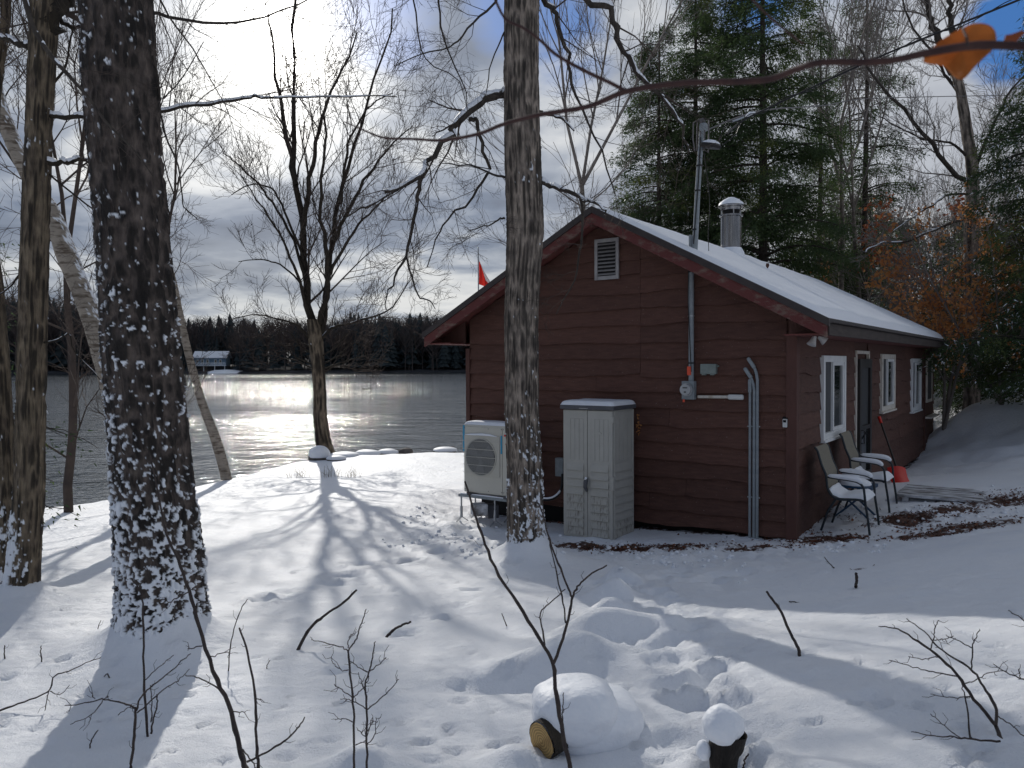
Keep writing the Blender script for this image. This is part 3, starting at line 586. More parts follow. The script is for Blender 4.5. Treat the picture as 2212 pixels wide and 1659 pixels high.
# ------------------------------------------------------------------ cabin
CAB = thing('cabin', 'dark red-brown wood sided cabin with snow covered roof beside the lake', 'cabin', O0, CROT)
GW, LEN, XR, ZR, EXP, Z0 = 4.92, 10.68, -2.50, 4.09, .2215, .415
SLOPE = .532
def zroof(x): return ZR-SLOPE*abs(x-XR)        # underside of the roof deck over the gable
def board_mesh(name, span, zb, zt, side, clip=False):
    """one waney edge board; side 0 = gable (runs along x, faces -y), 1 = long wall (runs along y, faces +x)"""
    a, b = span; n = max(3, int((b-a)/.09)); V = []; ph = RND.uniform(0, 50)
    ts = np.linspace(a, b, n+1); dr = .044*fbm(ts*1.6+ph, zb*7.1, 3., 3)+.018*fbm(ts*5+ph, zb*3.1, 1., 2)
    for i, t in enumerate(ts):
        lo, hi = zb+float(dr[i]), zt+.02
        if clip: q = zroof(t)-.01; lo, hi = min(lo, q), min(hi, q)
        ob, ot = (.044, .004) if side == 0 else (.030, .004)
        for o_, z in ((ot, hi), (ob, lo), (.004, lo)): V.append((t, -o_, z) if side == 0 else (o_, t, z))
    F = []
    for i in range(n):
        k = i*3; F += [(k, k+1, k+4, k+3), (k+1, k+2, k+5, k+4)]
    F = [f if side == 0 else f[::-1] for f in F]
    F = [f[::-1] for f in F]; F += [(0, 1, 2), (n*3+2, n*3+1, n*3)]
    b_ = MB(); b_.add(V, F); return b_.build(name, 'stain_brown', CAB)
def build_cabin():
    # core walls
    b = MB(); x0, x1 = -GW+.01, -.01; zt = 2.42
    pr = [(x0, .10), (x1, -.02), (x1, zroof(x1)-.02), (XR, ZR-.02), (x0, zroof(x0)-.02)]
    b.add([(x, .005, z) for x, z in pr]+[(x, LEN, z) for x, z in pr], [(0, 1, 2, 3, 4), (9, 8, 7, 6, 5), (1, 0, 5, 6), (2, 1, 6, 7), (0, 4, 9, 5)]); b.build('wall', 'stain_brown', CAB)
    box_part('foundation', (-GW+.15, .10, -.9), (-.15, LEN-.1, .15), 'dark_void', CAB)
    rows = [Z0+EXP*k for k in range(-2, 17)]
    for k, zb in enumerate(rows):
        if zb > ZR-.15: continue
        ze = zb+EXP
        if zb < -.02: zb = .0
        xa = max(-GW+.045, XR-(ZR-zb)/SLOPE); xb = min(-.075, XR+(ZR-zb)/SLOPE); cuts = [xa]
        if zb > 1.9 and zb < 3.85 and xa < -2.2 < xb: cuts.append(-1.99)
        elif zb > 1.9: pass
        else: cuts.append(xa+(xb-xa)*RND.uniform(.35, .75))
        cuts.append(xb)
        for a, c in zip(cuts, cuts[1:]): board_mesh('siding_board', (a+.002, c-.002), max(zb, .12 if c < -2.3 else zb), ze, 0, True)
    holes = [(1.2, 2.5, 1.09, 2.21), (3.28, 4.30, -1, 2.32), (5.3, 6.62, 1.25, 2.26), (8.68, 9.97, 1.07, 2.19)]
    for zb in rows:
        ze = zb+EXP
        if zb > 2.3: continue
        zb2 = max(zb, .02); iv = [(.075, LEN-.06)]
        for a, c, d, e in holes:
            if min(ze, e)-max(zb, d) > .11:
                iv = [q for s_, t_ in iv for q in ((s_, min(t_, a)), (max(s_, c), t_)) if q[1]-q[0] > .02]
        for s_, t_ in iv:
            L = [s_, t_] if t_-s_ < 3.2 else [s_, (s_+t_)/2+RND.uniform(-.6, .6), t_]
            for u, v in zip(L, L[1:]): board_mesh('siding_board', (u+.002, v-.002), zb2, ze, 1)
    # corner boards
    box_part('corner_board', (-.075, -.050, -.04), (.05, .0, 2.44), 'stain_trim', CAB, .004)
    box_part('corner_board', (-.0, .001, -.04), (.048, .075, 2.40), 'stain_trim', CAB, .004)
    box_part('corner_board', (-GW-.03, -.05, .10), (-GW+.045, .1, 2.36), 'stain_trim', CAB, .004)
    box_part('corner_board', (.0, LEN-.06, .02), (.052, LEN+.0, 2.40), 'stain_trim', CAB, .004)
    # roof deck, fascia, soffit
    ye0, ye1, ov = -.42, LEN+.28, .47
    for s in (1, -1):
        xe = XR+s*(GW/2+.04+ov); ze = zroof(xe)
        def slab(name, t0, t1, m, ya, yb, xa=XR, xb=xe, seg=1, par=CAB, extra=None):
            b = MB(); P = []
            for y in (ya, yb):
                for x in (xa, xb):
                    z = zroof(x); P += [(x, y, z+t0), (x, y, z+t1)]
            b.add(P, [(0, 2, 3, 1), (4, 5, 7, 6), (0, 4, 6, 2), (1, 3, 7, 5), (2, 6, 7, 3), (0, 1, 5, 4)]); return b.build(name, m, par)
        slab('soffit', .0, .02, 'soffit', ye0+.05, ye1-.05)
        slab('roof_deck', .021, .05, 'roof_metal', ye0+.045, ye1)
        slab('bargeboard', -.115, .025, 'fascia_red', ye0-.002, ye0+.044, xa=XR+s*.001, xb=xe)
        slab('metal_edge_trim', .027, .115, 'roof_metal', ye0-.022, ye0+.028, xa=XR+s*.001, xb=xe+s*.03)
        # corrugated sheet seen at the eave
        n = int((ye1-ye0)/.0375); b = MB(); V = []; F = []
        for i in range(n+1):
            y = ye0+i*.0375; h = .022 if i % 2 else 0
            V += [(XR, y, ZR+.07+h), (xe+s*.05, y, zroof(xe+s*.05)+.07+h)]
        b.add(V, [(2*i, 2*i+1, 2*i+3, 2*i+2) if s < 0 else (2*i, 2*i+2, 2*i+3, 2*i+1) for i in range(n)]); b.build('metal_roofing', 'roof_metal', CAB)
        box_part('eave_fascia', (xe-.02, ye0+.05, ze-.085), (xe+.018, ye1, ze+.045), 'fascia_grey' if s > 0 else 'fascia_red', CAB, .003)
        # boxed soffit return
        x_in = XR+s*(GW/2+.03)
        box_part('soffit_return', (min(x_in, xe-s*.022), ye0+.05, ze-.080), (max(x_in, xe-s*.022), ye1-.06, ze-.062), 'soffit', CAB)
        b = MB(); a1, a2 = x_in-s*.03, xe-s*.01
        b.add([(a1, -.045, ze-.075), (a2, -.045, ze-.075), (a2, -.045, zroof(a2)), (a1, -.045, zroof(a1)), (a1, -.02, ze-.075), (a2, -.02, ze-.075), (a2, -.02, zroof(a2)), (a1, -.02, zroof(a1))], [(0, 1, 2, 3), (4, 7, 6, 5), (0, 4, 5, 1)]); b.build('eave_box', 'stain_trim', CAB)
        # snow blanket
        nx, ny = 60, 130; xs = np.linspace(0, 1, nx); ys = np.linspace(0, 1, ny); A, B = np.meshgrid(xs, ys); X = XR+(xe-XR)*A*(.985); Y = ye0+.012+(ye1-ye0-.02)*B
        ed = np.minimum(np.minimum(sstep(0, .05, 1-A)+0*A, sstep(0, .018, B)), sstep(0, .012, 1-B)); wave = .022*fbm(X*1.4, Y*1.1, 2.+s, 3)+.006*fbm(X*7, Y*7, 3., 2)
        Z = ZR-SLOPE*np.abs(X-XR)+.070+ed**.6*(.100+wave)-.03*np.exp(-(np.abs(X-XR)/.12)**2)
        Yj = Y+.03*fbm(X*3.5, Y*2, 3., 3)*(B < .02); V = np.stack([X, Yj, Z], -1).reshape(-1, 3); i, j = np.meshgrid(np.arange(ny-1), np.arange(nx-1), indexing='ij'); f = np.stack([i*nx+j, i*nx+j+1, (i+1)*nx+j+1, (i+1)*nx+j], -1).reshape(-1, 4)
        if s < 0: f = f[:, ::-1]
        link('roof_snow', np_mesh('roof_snow', V, [f], 'snow'), CAB)
    # gable vent
    vx0, vz1 = gw(1285, 515, -.04); vx1, vz0 = gw(1338, 602, -.04); cx = (vx0+vx1)/2; w = .185; zb, ztp = vz0, vz1-.02
    fr = MB()
    for a, c in (((cx-w, -.062, zb), (cx-w+.045, -.035, ztp)), ((cx+w-.045, -.062, zb), (cx+w, -.035, ztp)), ((cx-w+.045, -.06, zb), (cx+w-.045, -.035, zb+.05)), ((cx-w+.045, -.06, ztp-.05), (cx+w-.045, -.035, ztp))): fr.span(a, c)
    vt = fr.build('gable_vent', 'vent_paint', CAB, bevel=.003); box_part('backing', (cx-w+.04, -.045, zb+.04), (cx+w-.04, -.036, ztp-.04), 'dark_void', vt)
    for k in range(9):
        z = zb+.075+k*(ztp-zb-.15)/8; MB().box((cx, -.056, z), (2*w-.10, .034, .004), Matrix.Rotation(radians(42), 3, 'X')).build('slat', 'vent_paint', vt)
    # windows on the long wall
    def window(y0, y1, z0, z1, sp, mt='white_vinyl'):
        f = MB(); t = .085
        for a, c in (((.0, y0, z0), (.062, y0+t, z1)), ((.0, y1-t, z0), (.062, y1, z1)), ((.0, y0+t, z0), (.06, y1-t, z0+t)), ((.0, y0+t, z1-t), (.06, y1-t, z1))): f.span(a, c)
        o = f.build('window', mt, CAB, bevel=.004); ym = y0+(y1-y0)*sp
        box_part('sill', (.0, y0-.02, z0-.035), (.085, y1+.02, z0-.001), mt, o, .004)
        s_ = MB(); tt = .05
        for a, c in (((.012, ym-.02, z0+t), (.05, ym+.035, z1-t)), ((.012, y1-t-tt, z0+t), (.05, y1-t-.001, z1-t)), ((.012, ym+.035, z0+t+.001), (.048, y1-t-tt, z0+t+tt)), ((.012, ym+.035, z1-t-tt), (.048, y1-t-tt, z1-t-.001))): s_.span(a, c)
        s_.build('sash', 'white_vinyl', o, bevel=.003)
        box_part('insect_screen', (.008, y0+t, z0+t), (.016, ym-.02, z1-t), 'grille_dark', o); box_part('pane', (.02, ym+.035, z0+t+tt), (.026, y1-t-tt, z1-t-tt), 'glass', o)
    window(1.20, 2.50, 1.09, 2.21, .45); window(5.30, 6.62, 1.25, 2.26, .45, 'white_worn'); window(8.68, 9.97, 1.07, 2.19, .45)
    # door
    d = MB(); y0, y1, zt = 3.28, 4.28, 2.30
    for a, c in (((.0, y0, 0), (.045, y0+.05, zt)), ((.0, y1-.05, 0), (.045, y1, zt)), ((.0, y0+.05, zt-.05), (.044, y1-.05, zt))): d.span(a, c)
    fr = d.build('door_frame', 'white_worn', CAB, bevel=.003); d = MB(); a0, a1, zt = y0+.07, y1-.02, 2.17
    for a, c in (((.03, a0, .10), (.085, a0+.12, zt)), ((.03, a1-.12, .10), (.085, a1, zt)), ((.03, a0+.12, .10), (.083, a1-.12, .38)), ((.03, a0+.12, zt-.14), (.083, a1-.12, zt)), ((.032, a0+.12, 1.05), (.08, a1-.12, 1.12))): d.span(a, c)
    dr = d.build('storm_door', 'black_frame', CAB, bevel=.004); box_part('screen', (.045, a0+.12, 1.12), (.05, a1-.12, zt-.14), 'grille_dark', dr); box_part('pane', (.045, a0+.12, .38), (.052, a1-.12, 1.05), 'glass', dr)
    h = MB().tube([(.085, a0+.09, 1.06), (.13, a0+.09, 1.06), (.13, a0+.09, .86), (.085, a0+.09, .86)], .009, 6).build('handle', 'black_frame', dr)
    box_part('threshold', (.0, y0, .02), (.20, y1, .098), 'wood_grey', CAB, .005)
    # addition at the far end, set slightly back, with its own lower roof
    ya, yb = LEN, 12.35
    box_part('addition_wall', (-3.5, ya+.005, -.1), (-.01, yb, 2.40), 'stain_brown', CAB)
    for k in range(10): 
        zb = max(.06, Z0+EXP*(k-2)); board = board_mesh('siding_board', (ya+.02, yb-.02), zb, Z0+EXP*(k-1), 1); board.location.x = .0
    o = MB(); y0, y1, z0, z1 = 10.86, 11.75, 1.17, 2.21
    for a, c in (((.0, y0, z0), (.062, y0+.07, z1)), ((.0, y1-.07, z0), (.062, y1, z1)), ((.0, y0+.07, z0), (.06, y1-.07, z0+.07)), ((.0, y0+.07, z1-.07), (.06, y1-.07, z1))): o.span(a, c)
    w_ = o.build('window', 'white_worn', CAB); box_part('pane', (.01, y0+.07, z0+.07), (.05, y1-.07, z1-.07), 'grille_dark', w_)
    box_part('addition_fascia', (.20, ya-.1, 2.32), (.235, yb+.35, 2.46), 'fascia_grey', CAB); box_part('addition_roof', (-3.4, ya+.3, 2.44), (.22, yb+.35, 2.50), 'roof_metal', CAB)
    b = MB(); b.span((-3.0, ya+.29, 2.50), (.21, yb+.34, 2.60)); q = b.build('roof_snow', 'snow', CAB, True, .04)
    box_part('ledge_board', (-.02, ya+.1, .80), (.16, yb-.1, .84), 'white_worn', CAB); box_part('corner_board', (-.06, yb-.05, .0), (.0, yb+.02, 2.33), 'stain_trim', CAB)
    # flue
    px, py = 1579, 500
    yv = min((q*.02 for q in range(5, 200)), key=lambda q: abs(gw(px, 540, q)[1]-zroof(gw(px, py, q)[0])-.12)); k = gw(px, py, yv)[0]
    zb = zroof(k)+.02; zt = gw(1579, 425, yv)[1]; rr = 21.5*(c2w(k, yv)[1])/FPX
    ch = MB().lathe([(rr, zb-.1), (rr, zt-.36)], (k, yv, 0), 28).build('chimney', 'stainless', CAB, True)
    MB().lathe([(rr+.016, zt-.36), (rr+.03, zt-.355), (rr+.03, zt-.325), (rr+.01, zt-.32)], (k, yv, 0), 28).build('collar', 'stainless', ch, True)
    MB().lathe([(rr-.03, zt-.32), (rr-.03, zt-.2)], (k, yv, 0), 20).build('inner_pipe', 'dark_void', ch, True)
    MB().lathe([(rr-.004, zt-.245), (rr+.0, zt-.24), (rr-.002, zt-.175)], (k, yv, 0), 28).build('band', 'stainless', ch, True)
    for a in range(4): MB().box((k+cos(a*pi/2+.6)*(rr-.012), yv+sin(a*pi/2+.6)*(rr-.012), zt-.27), (.02, .02, .10), Matrix.Rotation(a*pi/2+.6, 3, 'Z')).build('strap', 'stainless', ch)
    MB().lathe([(rr+.045, zt-.185), (rr+.052, zt-.165), (rr+.02, zt-.125), (rr*.5, zt-.085), (.01, zt-.075)], (k, yv, 0), 28).build('rain_cap', 'stainless', ch, True)
    MB().lathe([(rr+.043, zt-.156), (rr+.03, zt-.115), (rr*.75, zt-.055), (rr*.35, zt-.018), (.01, zt-.006)], (k, yv, 0), 28).build('snow_cap', 'snow', ch, True)
    MB().lathe([(rr+.07, zb+.0), (rr+.05, zb+.12), (rr+.005, zb+.2)], (k, yv, 0), 24).build('snow_collar', 'snow', ch, True)
build_cabin()

# ------------------------------------------------------------------ service mast, meter, conduits
def utilities():
    x, zt = gw(1493, 585, -.09); zb = gw(1489, 823, -.09)[1]; zw = gw(1516, 285, -.3)[1]
    T = cthing('service_mast', 'grey galvanised service mast pipe rising from the meter through the snowy roof', 'utility mast', x, -.085, zb)
    top = gw(1516, 272, -.12); ex = gw(1499, 528, -.12)
    MB().tube([(0, 0, 0), (0, 0, zt-zb+.45)], .034, 14).build('wall_pipe', 'galvanised_dull', T, True)
    MB().tube([(ex[0]-x, -.03, ex[1]-zb-.25), ((ex[0]+top[0])/2-x, -.03, (ex[1]+top[1])/2-zb), (top[0]-x, -.03, top[1]-zb)], [.036, .034, .031], 14).build('roof_pipe', 'galvanised_dull', T, True)
    cb = MB(); cb.tube([(-.02, -.042, zt-zb+.1), (-.025, -.045, 1.0), (.0, -.045, .5), (.018, -.044, .12)], .006, 6); cb.tube([(ex[0]-x+.01, -.075, ex[1]-zb), ((ex[0]+top[0])/2-x+.02, -.075, (ex[1]+top[1])/2-zb), (top[0]-x, -.07, top[1]-zb-.15)], .008, 6); cb.build('cable', 'cable_black', T)
    for z in (.22, .82, 1.38): MB().tube([(0, 0, z), (0, 0, z+.018)], .040, 14).build('clamp', 'cable_black' if z != .82 else 'galvanised', T)
    for f in (.12, .45, .66): MB().tube([(ex[0]-x+(top[0]-ex[0])*f, -.03, ex[1]-zb+(top[1]-ex[1])*f), (ex[0]-x+(top[0]-ex[0])*f, -.03, ex[1]-zb+(top[1]-ex[1])*f+.018)], .042, 12).build('clamp', 'cable_black', T)
    MB().box((-.01, -.045, .13), (.05, .012, .11)).build('warning_tag', 'tag_orange', T)
    wh = MB(); tx, tz = top[0]-x, top[1]-zb
    for a in range(5): wh.tube([(tx, -.03, tz-.02), (tx-.03+.015*a, -.05, tz+.09), (tx-.10+.05*a, -.06, tz+.05), (tx-.11+.05*a, -.05, tz-.15-.05*a), (tx-.09+.03*a, -.04, tz-.30)], .009, 6)
    wh.build('wire_loops', 'cable_grey', T); MB().box((tx+.02, -.03, tz-.02), (.09, .09, .10)).build('weatherhead', 'galvanised_dull', T, bevel=.02)
    L = cthing('yard_light', 'black cobra head yard light with snow on top clamped to the service mast', 'lamp', *(lambda q: (q[0], -.12, q[1]))(gw(1535, 314, -.12)))
    hd = MB(); hd.lathe([(.02, -.035), (.085, -.03), (.095, .0), (.07, .03), (.01, .04)], (0, 0, 0), 20); o = hd.build('lamp_head', 'black_frame', L, True); o.scale = (1.5, 1., 1.1); o.rotation_euler = (0, radians(14), 0)
    sn = MB(); sn.lathe([(.088, .012), (.075, .045), (.04, .07), (.005, .076)], (0, 0, 0), 20); o = sn.build('snow_cap', 'snow', L, True); o.scale = (1.4, .95, .9); o.rotation_euler = (0, radians(14), 0); MB().tube([(-.17, .05, -.02), (-.09, 0, 0)], .014, 8).build('arm', 'galvanised_dull', L)
    # meter
    mx, mz = gw(1487, 843, -.1); M = cthing('electric_meter', 'grey electric meter box with round glass dial on the gable wall', 'meter', mx, -.035, mz)
    MB().box((0, -.045, 0), (.165, .09, .235)).build('meter_box', 'galvanised_dull', M, bevel=.006)
    def disc(b, x, y, z, r, d, n=28):
        b.tube([(x, y, z), (x, y-d, z)], r, n)
    b = MB(); disc(b, -.005, -.09, .01, .082, .02); b.build('ring', 'galvanised', M, True); b = MB(); disc(b, -.005, -.11, .01, .070, .055); b.build('dial', 'meter_glass', M, True)
    b = MB(); b.box((-.005, -.1665, .035), (.06, .003, .018)); b.box((-.005, -.1665, -.02), (.03, .003, .02)); b.build('display', 'print_grey', M); MB().box((-.05, -.095, -.135), (.026, .006, .034)).build('seal_tag', 'tag_orange', M)
    a = gw(1508, 857, -.06); c = gw(1600, 858, -.06)
    P = cthing('horizontal_conduit', 'weathered white conduit with oblong elbow fitting running right from the meter', 'conduit', a[0], -.06, a[1])
    MB().tube([(0, 0, 0), (c[0]-a[0]-.12, 0, c[1]-a[1])], .020, 12).build('pipe', 'white_worn', P, True); MB().box((c[0]-a[0]-.06, -.005, c[1]-a[1]), (.20, .055, .066)).build('elbow_fitting', 'plastic_white', P, bevel=.022)
    bx, bz = gw(1531, 797, -.07); B = cthing('junction_box', 'pale grey green telephone junction box right of the mast', 'utility box', bx, -.035, bz)
    MB().box((0, -.035, 0), (.205, .07, .128)).build('cover', 'box_green', B, bevel=.01); MB().box((.115, -.012, .035), (.02, .02, .02)).box((-.06, -.03, -.071), (.05, .05, .014)).box((.05, -.03, -.071), (.05, .05, .014)).build('tabs', 'box_green', B)
    # three upright conduits
    for k, (px, py, off, lab) in enumerate(((1620, 830, 0, 'leftmost and shortest of the three upright grey conduits, topped by an upright oblong fitting'), (1629, 812, -.05, 'middle of the three upright grey conduits, with angled fitting bending left'), (1636, 790, -.05, 'rightmost and tallest of the three upright grey conduits by the corner board'))):
        x, z = gw(px, py, -.065); C_ = cthing('vertical_conduit', lab, 'conduit', x, -.06, -.08, 'upright conduits near the cabin corner')
        if k == 0: MB().tube([(0, 0, 0), (0, 0, z+.08)], .017, 10).build('pipe', 'galvanised_dull', C_, True); MB().box((0, -.005, z+.06), (.042, .05, .17)).build('elbow_fitting', 'galvanised_dull', C_, bevel=.016)
        else:
            MB().tube([(0, 0, 0), (0, 0, z-.10), (-.012, 0, z-.02), (-.035, 0, z+.05)], .0185, 10).build('pipe', 'galvanised_dull', C_, True); MB().box((-.075, -.005, z+.115), (.045, .05, .155), Matrix.Rotation(radians(-33), 3, 'Y')).build('elbow_fitting', 'galvanised_dull', C_, bevel=.016)
        for zz in (.55, 1.42): MB().box((0, .012, zz), (.062, .018, .014)).build('strap', 'galvanised', C_)
    kx, kz = gw(1696, 914, -.06); K = cthing('key_lockbox', 'small white key lock box near the cabin corner', 'lock box', kx, -.036, kz)
    MB().box((0, -.004, .01), (.075, .02, .13)).build('back_plate', 'dark_void', K, bevel=.008); MB().box((0, -.028, 0), (.052, .03, .10)).build('body', 'plastic_white', K, bevel=.006); MB().box((0, -.045, .024), (.036, .006, .03)).build('shutter', 'dark_void', K, bevel=.004)
    fy, fz = sw(1762, 727, .22); F = cthing('floodlight', 'white twin floodlight under the eave at the cabin corner', 'floodlight', .22, fy, fz)
    MB().lathe([(.05, .055), (.055, .035), (.045, .012)], (0, 0, 0), 16).build('base', 'plastic_white', F, True)
    for a, c in (((0, -.04, 0), (-.03, -.08, -.10)), ((.02, .05, 0), (.09, .08, -.06))): MB().tube([a, ((a[0]+c[0])/2, (a[1]+c[1])/2, (a[2]+c[2])/2), c], [.022, .036, .056], 14).build('lamp', 'plastic_white', F, True)
    # overhead wire: from the mast up to the right, towards a pole outside the view
    q = [at(1570, 290, 9.9), at(1602, 262, 10.2), at(1660, 233, 10.0), at(1760, 186, 9.6), at(1908, 119, 9.0), at(2060, 57, 8.4), at(2250, -20, 7.8)]; P = resample(q, 40)
    Wt = thing('service_wire', 'black overhead power wire sloping up from the mast to the upper right', 'wire', q[0]); V, F_ = tubes_np([(P-q[0], np.full(40, .011)), (P-q[0]+np.c_[np.zeros(40), np.zeros(40), .035*np.sin(np.arange(40)*.9)], np.full(40, .005))], 6); link('strand', np_mesh('strand', V, [F_], 'cable_black'), Wt)
    s = MB(); s.tube([at(1602, 262, 10.2)-q[0], at(1570, 263, 10.15)-q[0], at(1556, 295, 10.1)-q[0], at(1553, 316, 10.1)-q[0]], .007, 6); s.tube([at(1602, 262, 10.2)-q[0], at(1590, 290, 10.15)-q[0], at(1560, 314, 10.1)-q[0]], .006, 6); s.build('drop_wire', 'cable_black', Wt)
    MB().box(Vector(at(1594, 258, 10.18)-q[0]), (.16, .03, .02), Matrix.Rotation(radians(-20), 3, 'Y')).build('clamp', 'galvanised', Wt); MB().tube([at(1610, 252, 10.2)-q[0], at(1620, 246, 10.2)-q[0], at(1632, 242, 10.2)-q[0]], [.008, .03, .006], 8).build('snow', 'snow', Wt, True)
    r2 = [at(1518, 285, 10.1), at(1640, 240, 11), at(1780, 228, 14), at(1900, 212, 18), at(2240, 205, 22)]; P = resample(r2, 30); V, F_ = tubes_np([(P, np.full(30, .010))], 5); tag(link('thin_wire', np_mesh('thin_wire', V, [F_], 'cable_grey')), 'thin pale wire crossing behind the hemlocks to the right edge', 'wire')
    gwre = [at(1531, 542, 10.2), at(1530, 500, 10.2), at(1533, 430, 10.25), at(1521, 330, 10.3)]; P = resample(gwre, 10); V, F_ = tubes_np([(P, np.full(10, .005))], 5); tag(link('guy_wire', np_mesh('guy_wire', V, [F_], 'cable_black')), 'thin guy wire hooked to the snowy roof right of the mast', 'wire')
utilities()

# ------------------------------------------------------------------ resin storage shed
def shed():
    xl = gw(1217, 1000, -.78)[0]; xr = gw(1323, 1000, -.78)[0]; w = xr-xl; dp = .58; g = gw(1270, 1166, -.78)[1]; top = gw(1217, 883, -.78)[1]; h = top-g
    T = cthing('storage_shed', 'tall beige resin storage shed with double doors and snow on its grey lid', 'shed', (xl+xr)/2, -.78, g); hw = w/2
    box_part('body', (-hw+.004, .03, 0), (hw-.004, dp, h-.002), 'resin_beige', T, .006)
    def panel_door(x0, x1, side):
        d = box_part('door', (x0, .0, .015), (x1, .029, h-.01), 'resin_beige', T, .006); m = .055; a, c = x0+(m if side < 0 else .05), x1-(.05 if side < 0 else m); zs = h*.60
        n = 4; ww = (c-a)/n
        for k in range(n): box_part('upper_slat', (a+k*ww+.004, -.005, zs+.02), (a+(k+1)*ww-.004, .0012, h-.12), 'resin_beige', d, .002)
        m_ = 9; hh = (zs-.07)/m_
        for k in range(m_):
            z0 = .05+k*hh; b = MB(); b.add([(a, -.001, z0+hh), (c, -.001, z0+hh), (c, -.024, z0+.008), (a, -.024, z0+.008), (a, .001, z0+.004), (c, .001, z0+.004)], [(0, 3, 2, 1), (3, 4, 5, 2), (0, 4, 3), (1, 2, 5)]); b.build('lap_slat', 'resin_dirty' if k < 5 else 'resin_beige', d)
        return d
    panel_door(-hw, -.003, -1); panel_door(.003, hw, 1)
    box_part('door_gap', (-.0029, .012, .02), (.0029, .029, h-.02), 'seam', T)
    e = MB(); e.tube([(hw*.45, -.006, h-.30), (hw*.45, -.012, h-.30)], .05, 24); o = e.build('emblem', 'resin_beige', T); o.scale = (1, 1, .42); o.location.z = (h-.30)*(1-.42)
    # side panels
    b = MB()
    for k in range(4): b.span((hw-.003, .07+k*.115, h*.60+.02), (hw+.003, .07+k*.115+.105, h-.12))
    b.build('side_slats', 'resin_beige', T); n = 9; hh = (h*.6-.07)/n
    for k in range(n):
        z0 = .05+k*hh; b = MB(); b.add([(hw-.003, .06, z0+hh), (hw-.003, dp-.04, z0+hh), (hw+.020, dp-.04, z0+.008), (hw+.020, .06, z0+.008), (hw-.003, .06, z0+.004), (hw-.003, dp-.04, z0+.004)], [(0, 1, 2, 3), (3, 2, 5, 4), (0, 3, 4), (1, 5, 2)]); b.build('side_lap_slat', 'resin_dirty' if k < 2 else 'resin_beige', T)
    box_part('corner_post', (hw-.002, .029, 0), (hw+.014, .058, h-.01), 'resin_beige', T, .004); box_part('corner_post', (hw-.002, dp-.035, 0), (hw+.012, dp+.002, h-.01), 'resin_beige', T, .004)
    for z in (h-.12, h*.47, h*.42): box_part('hinge', (hw-.03, -.012, z-.045), (hw+.018, .03, z+.045), 'resin_beige', T, .008)
    box_part('lid', (-hw-.03, -.035, h), (hw+.035, dp+.03, h+.055), 'resin_dark', T, .008); box_part('lid_latch', (-.10, -.042, h+.008), (.03, -.034, h+.022), 'vent_paint', T)
    hb = MB().tube([(0, -.02, h*.475), (0, -.055, h*.45), (.0, -.06, h*.41), (0, -.02, h*.375)], [.02, .026, .026, .015], 12).build('handle', 'resin_dark', T, True); MB().tube([(0, -.035, h*.478), (0, -.06, h*.468)], [.018, .012], 8).build('snow', 'snow', hb, True)
    nx, ny = 40, 30; A, B = np.meshgrid(np.linspace(-1, 1, nx), np.linspace(-1, 1, ny)); X = A*(hw+.028); Y = dp/2+B*(dp/2+.028); e = (1-np.abs(A)**14)*(1-np.abs(B)**12); Z = h+.054+.062*np.clip(e, 0, 1)**.35+.006*fbm(X*6, Y*6, 2., 3)*e
    i, j = np.meshgrid(np.arange(ny-1), np.arange(nx-1), indexing='ij'); f = np.stack([i*nx+j, i*nx+j+1, (i+1)*nx+j+1, (i+1)*nx+j], -1).reshape(-1, 4); link('snow_cap', np_mesh('snow_cap', np.stack([X, Y, Z], -1).reshape(-1, 3), [f], 'snow'), T)
    # whip of dry leaves behind the shed
    lv = thing('dry_vine', 'few dry orange leaves hanging beside the shed on the brown wall', 'vine', c2w(gw(1374, 900, -.06)[0], -.05, gw(1374, 900, -.06)[1])); V = []; F_ = []
    b = MB(); b.tube([(0, 0, .08), (.01, 0, -.1), (.03, 0, -.25)], .003, 5); b.build('stem', 'bark_twig', lv); b = MB()
    for dx, dz, s in ((.01, .0, .03), (.03, -.10, .035), (.005, -.12, .02), (.03, -.16, .02), (.02, -.20, .024), (.035, -.23, .02)):
        for k in range(3):
            a = RND.uniform(0, 6.28); b.add([(dx, -.02, dz), (dx+cos(a)*s, -.03, dz+sin(a)*s), (dx+cos(a+.5)*s*1.3, -.04, dz+sin(a+.5)*s*1.3), (dx+cos(a+1)*s, -.02, dz+sin(a+1)*s)], [(0, 1, 2, 3)])
    b.build('leaves', 'leaf_orange', lv)
shed()

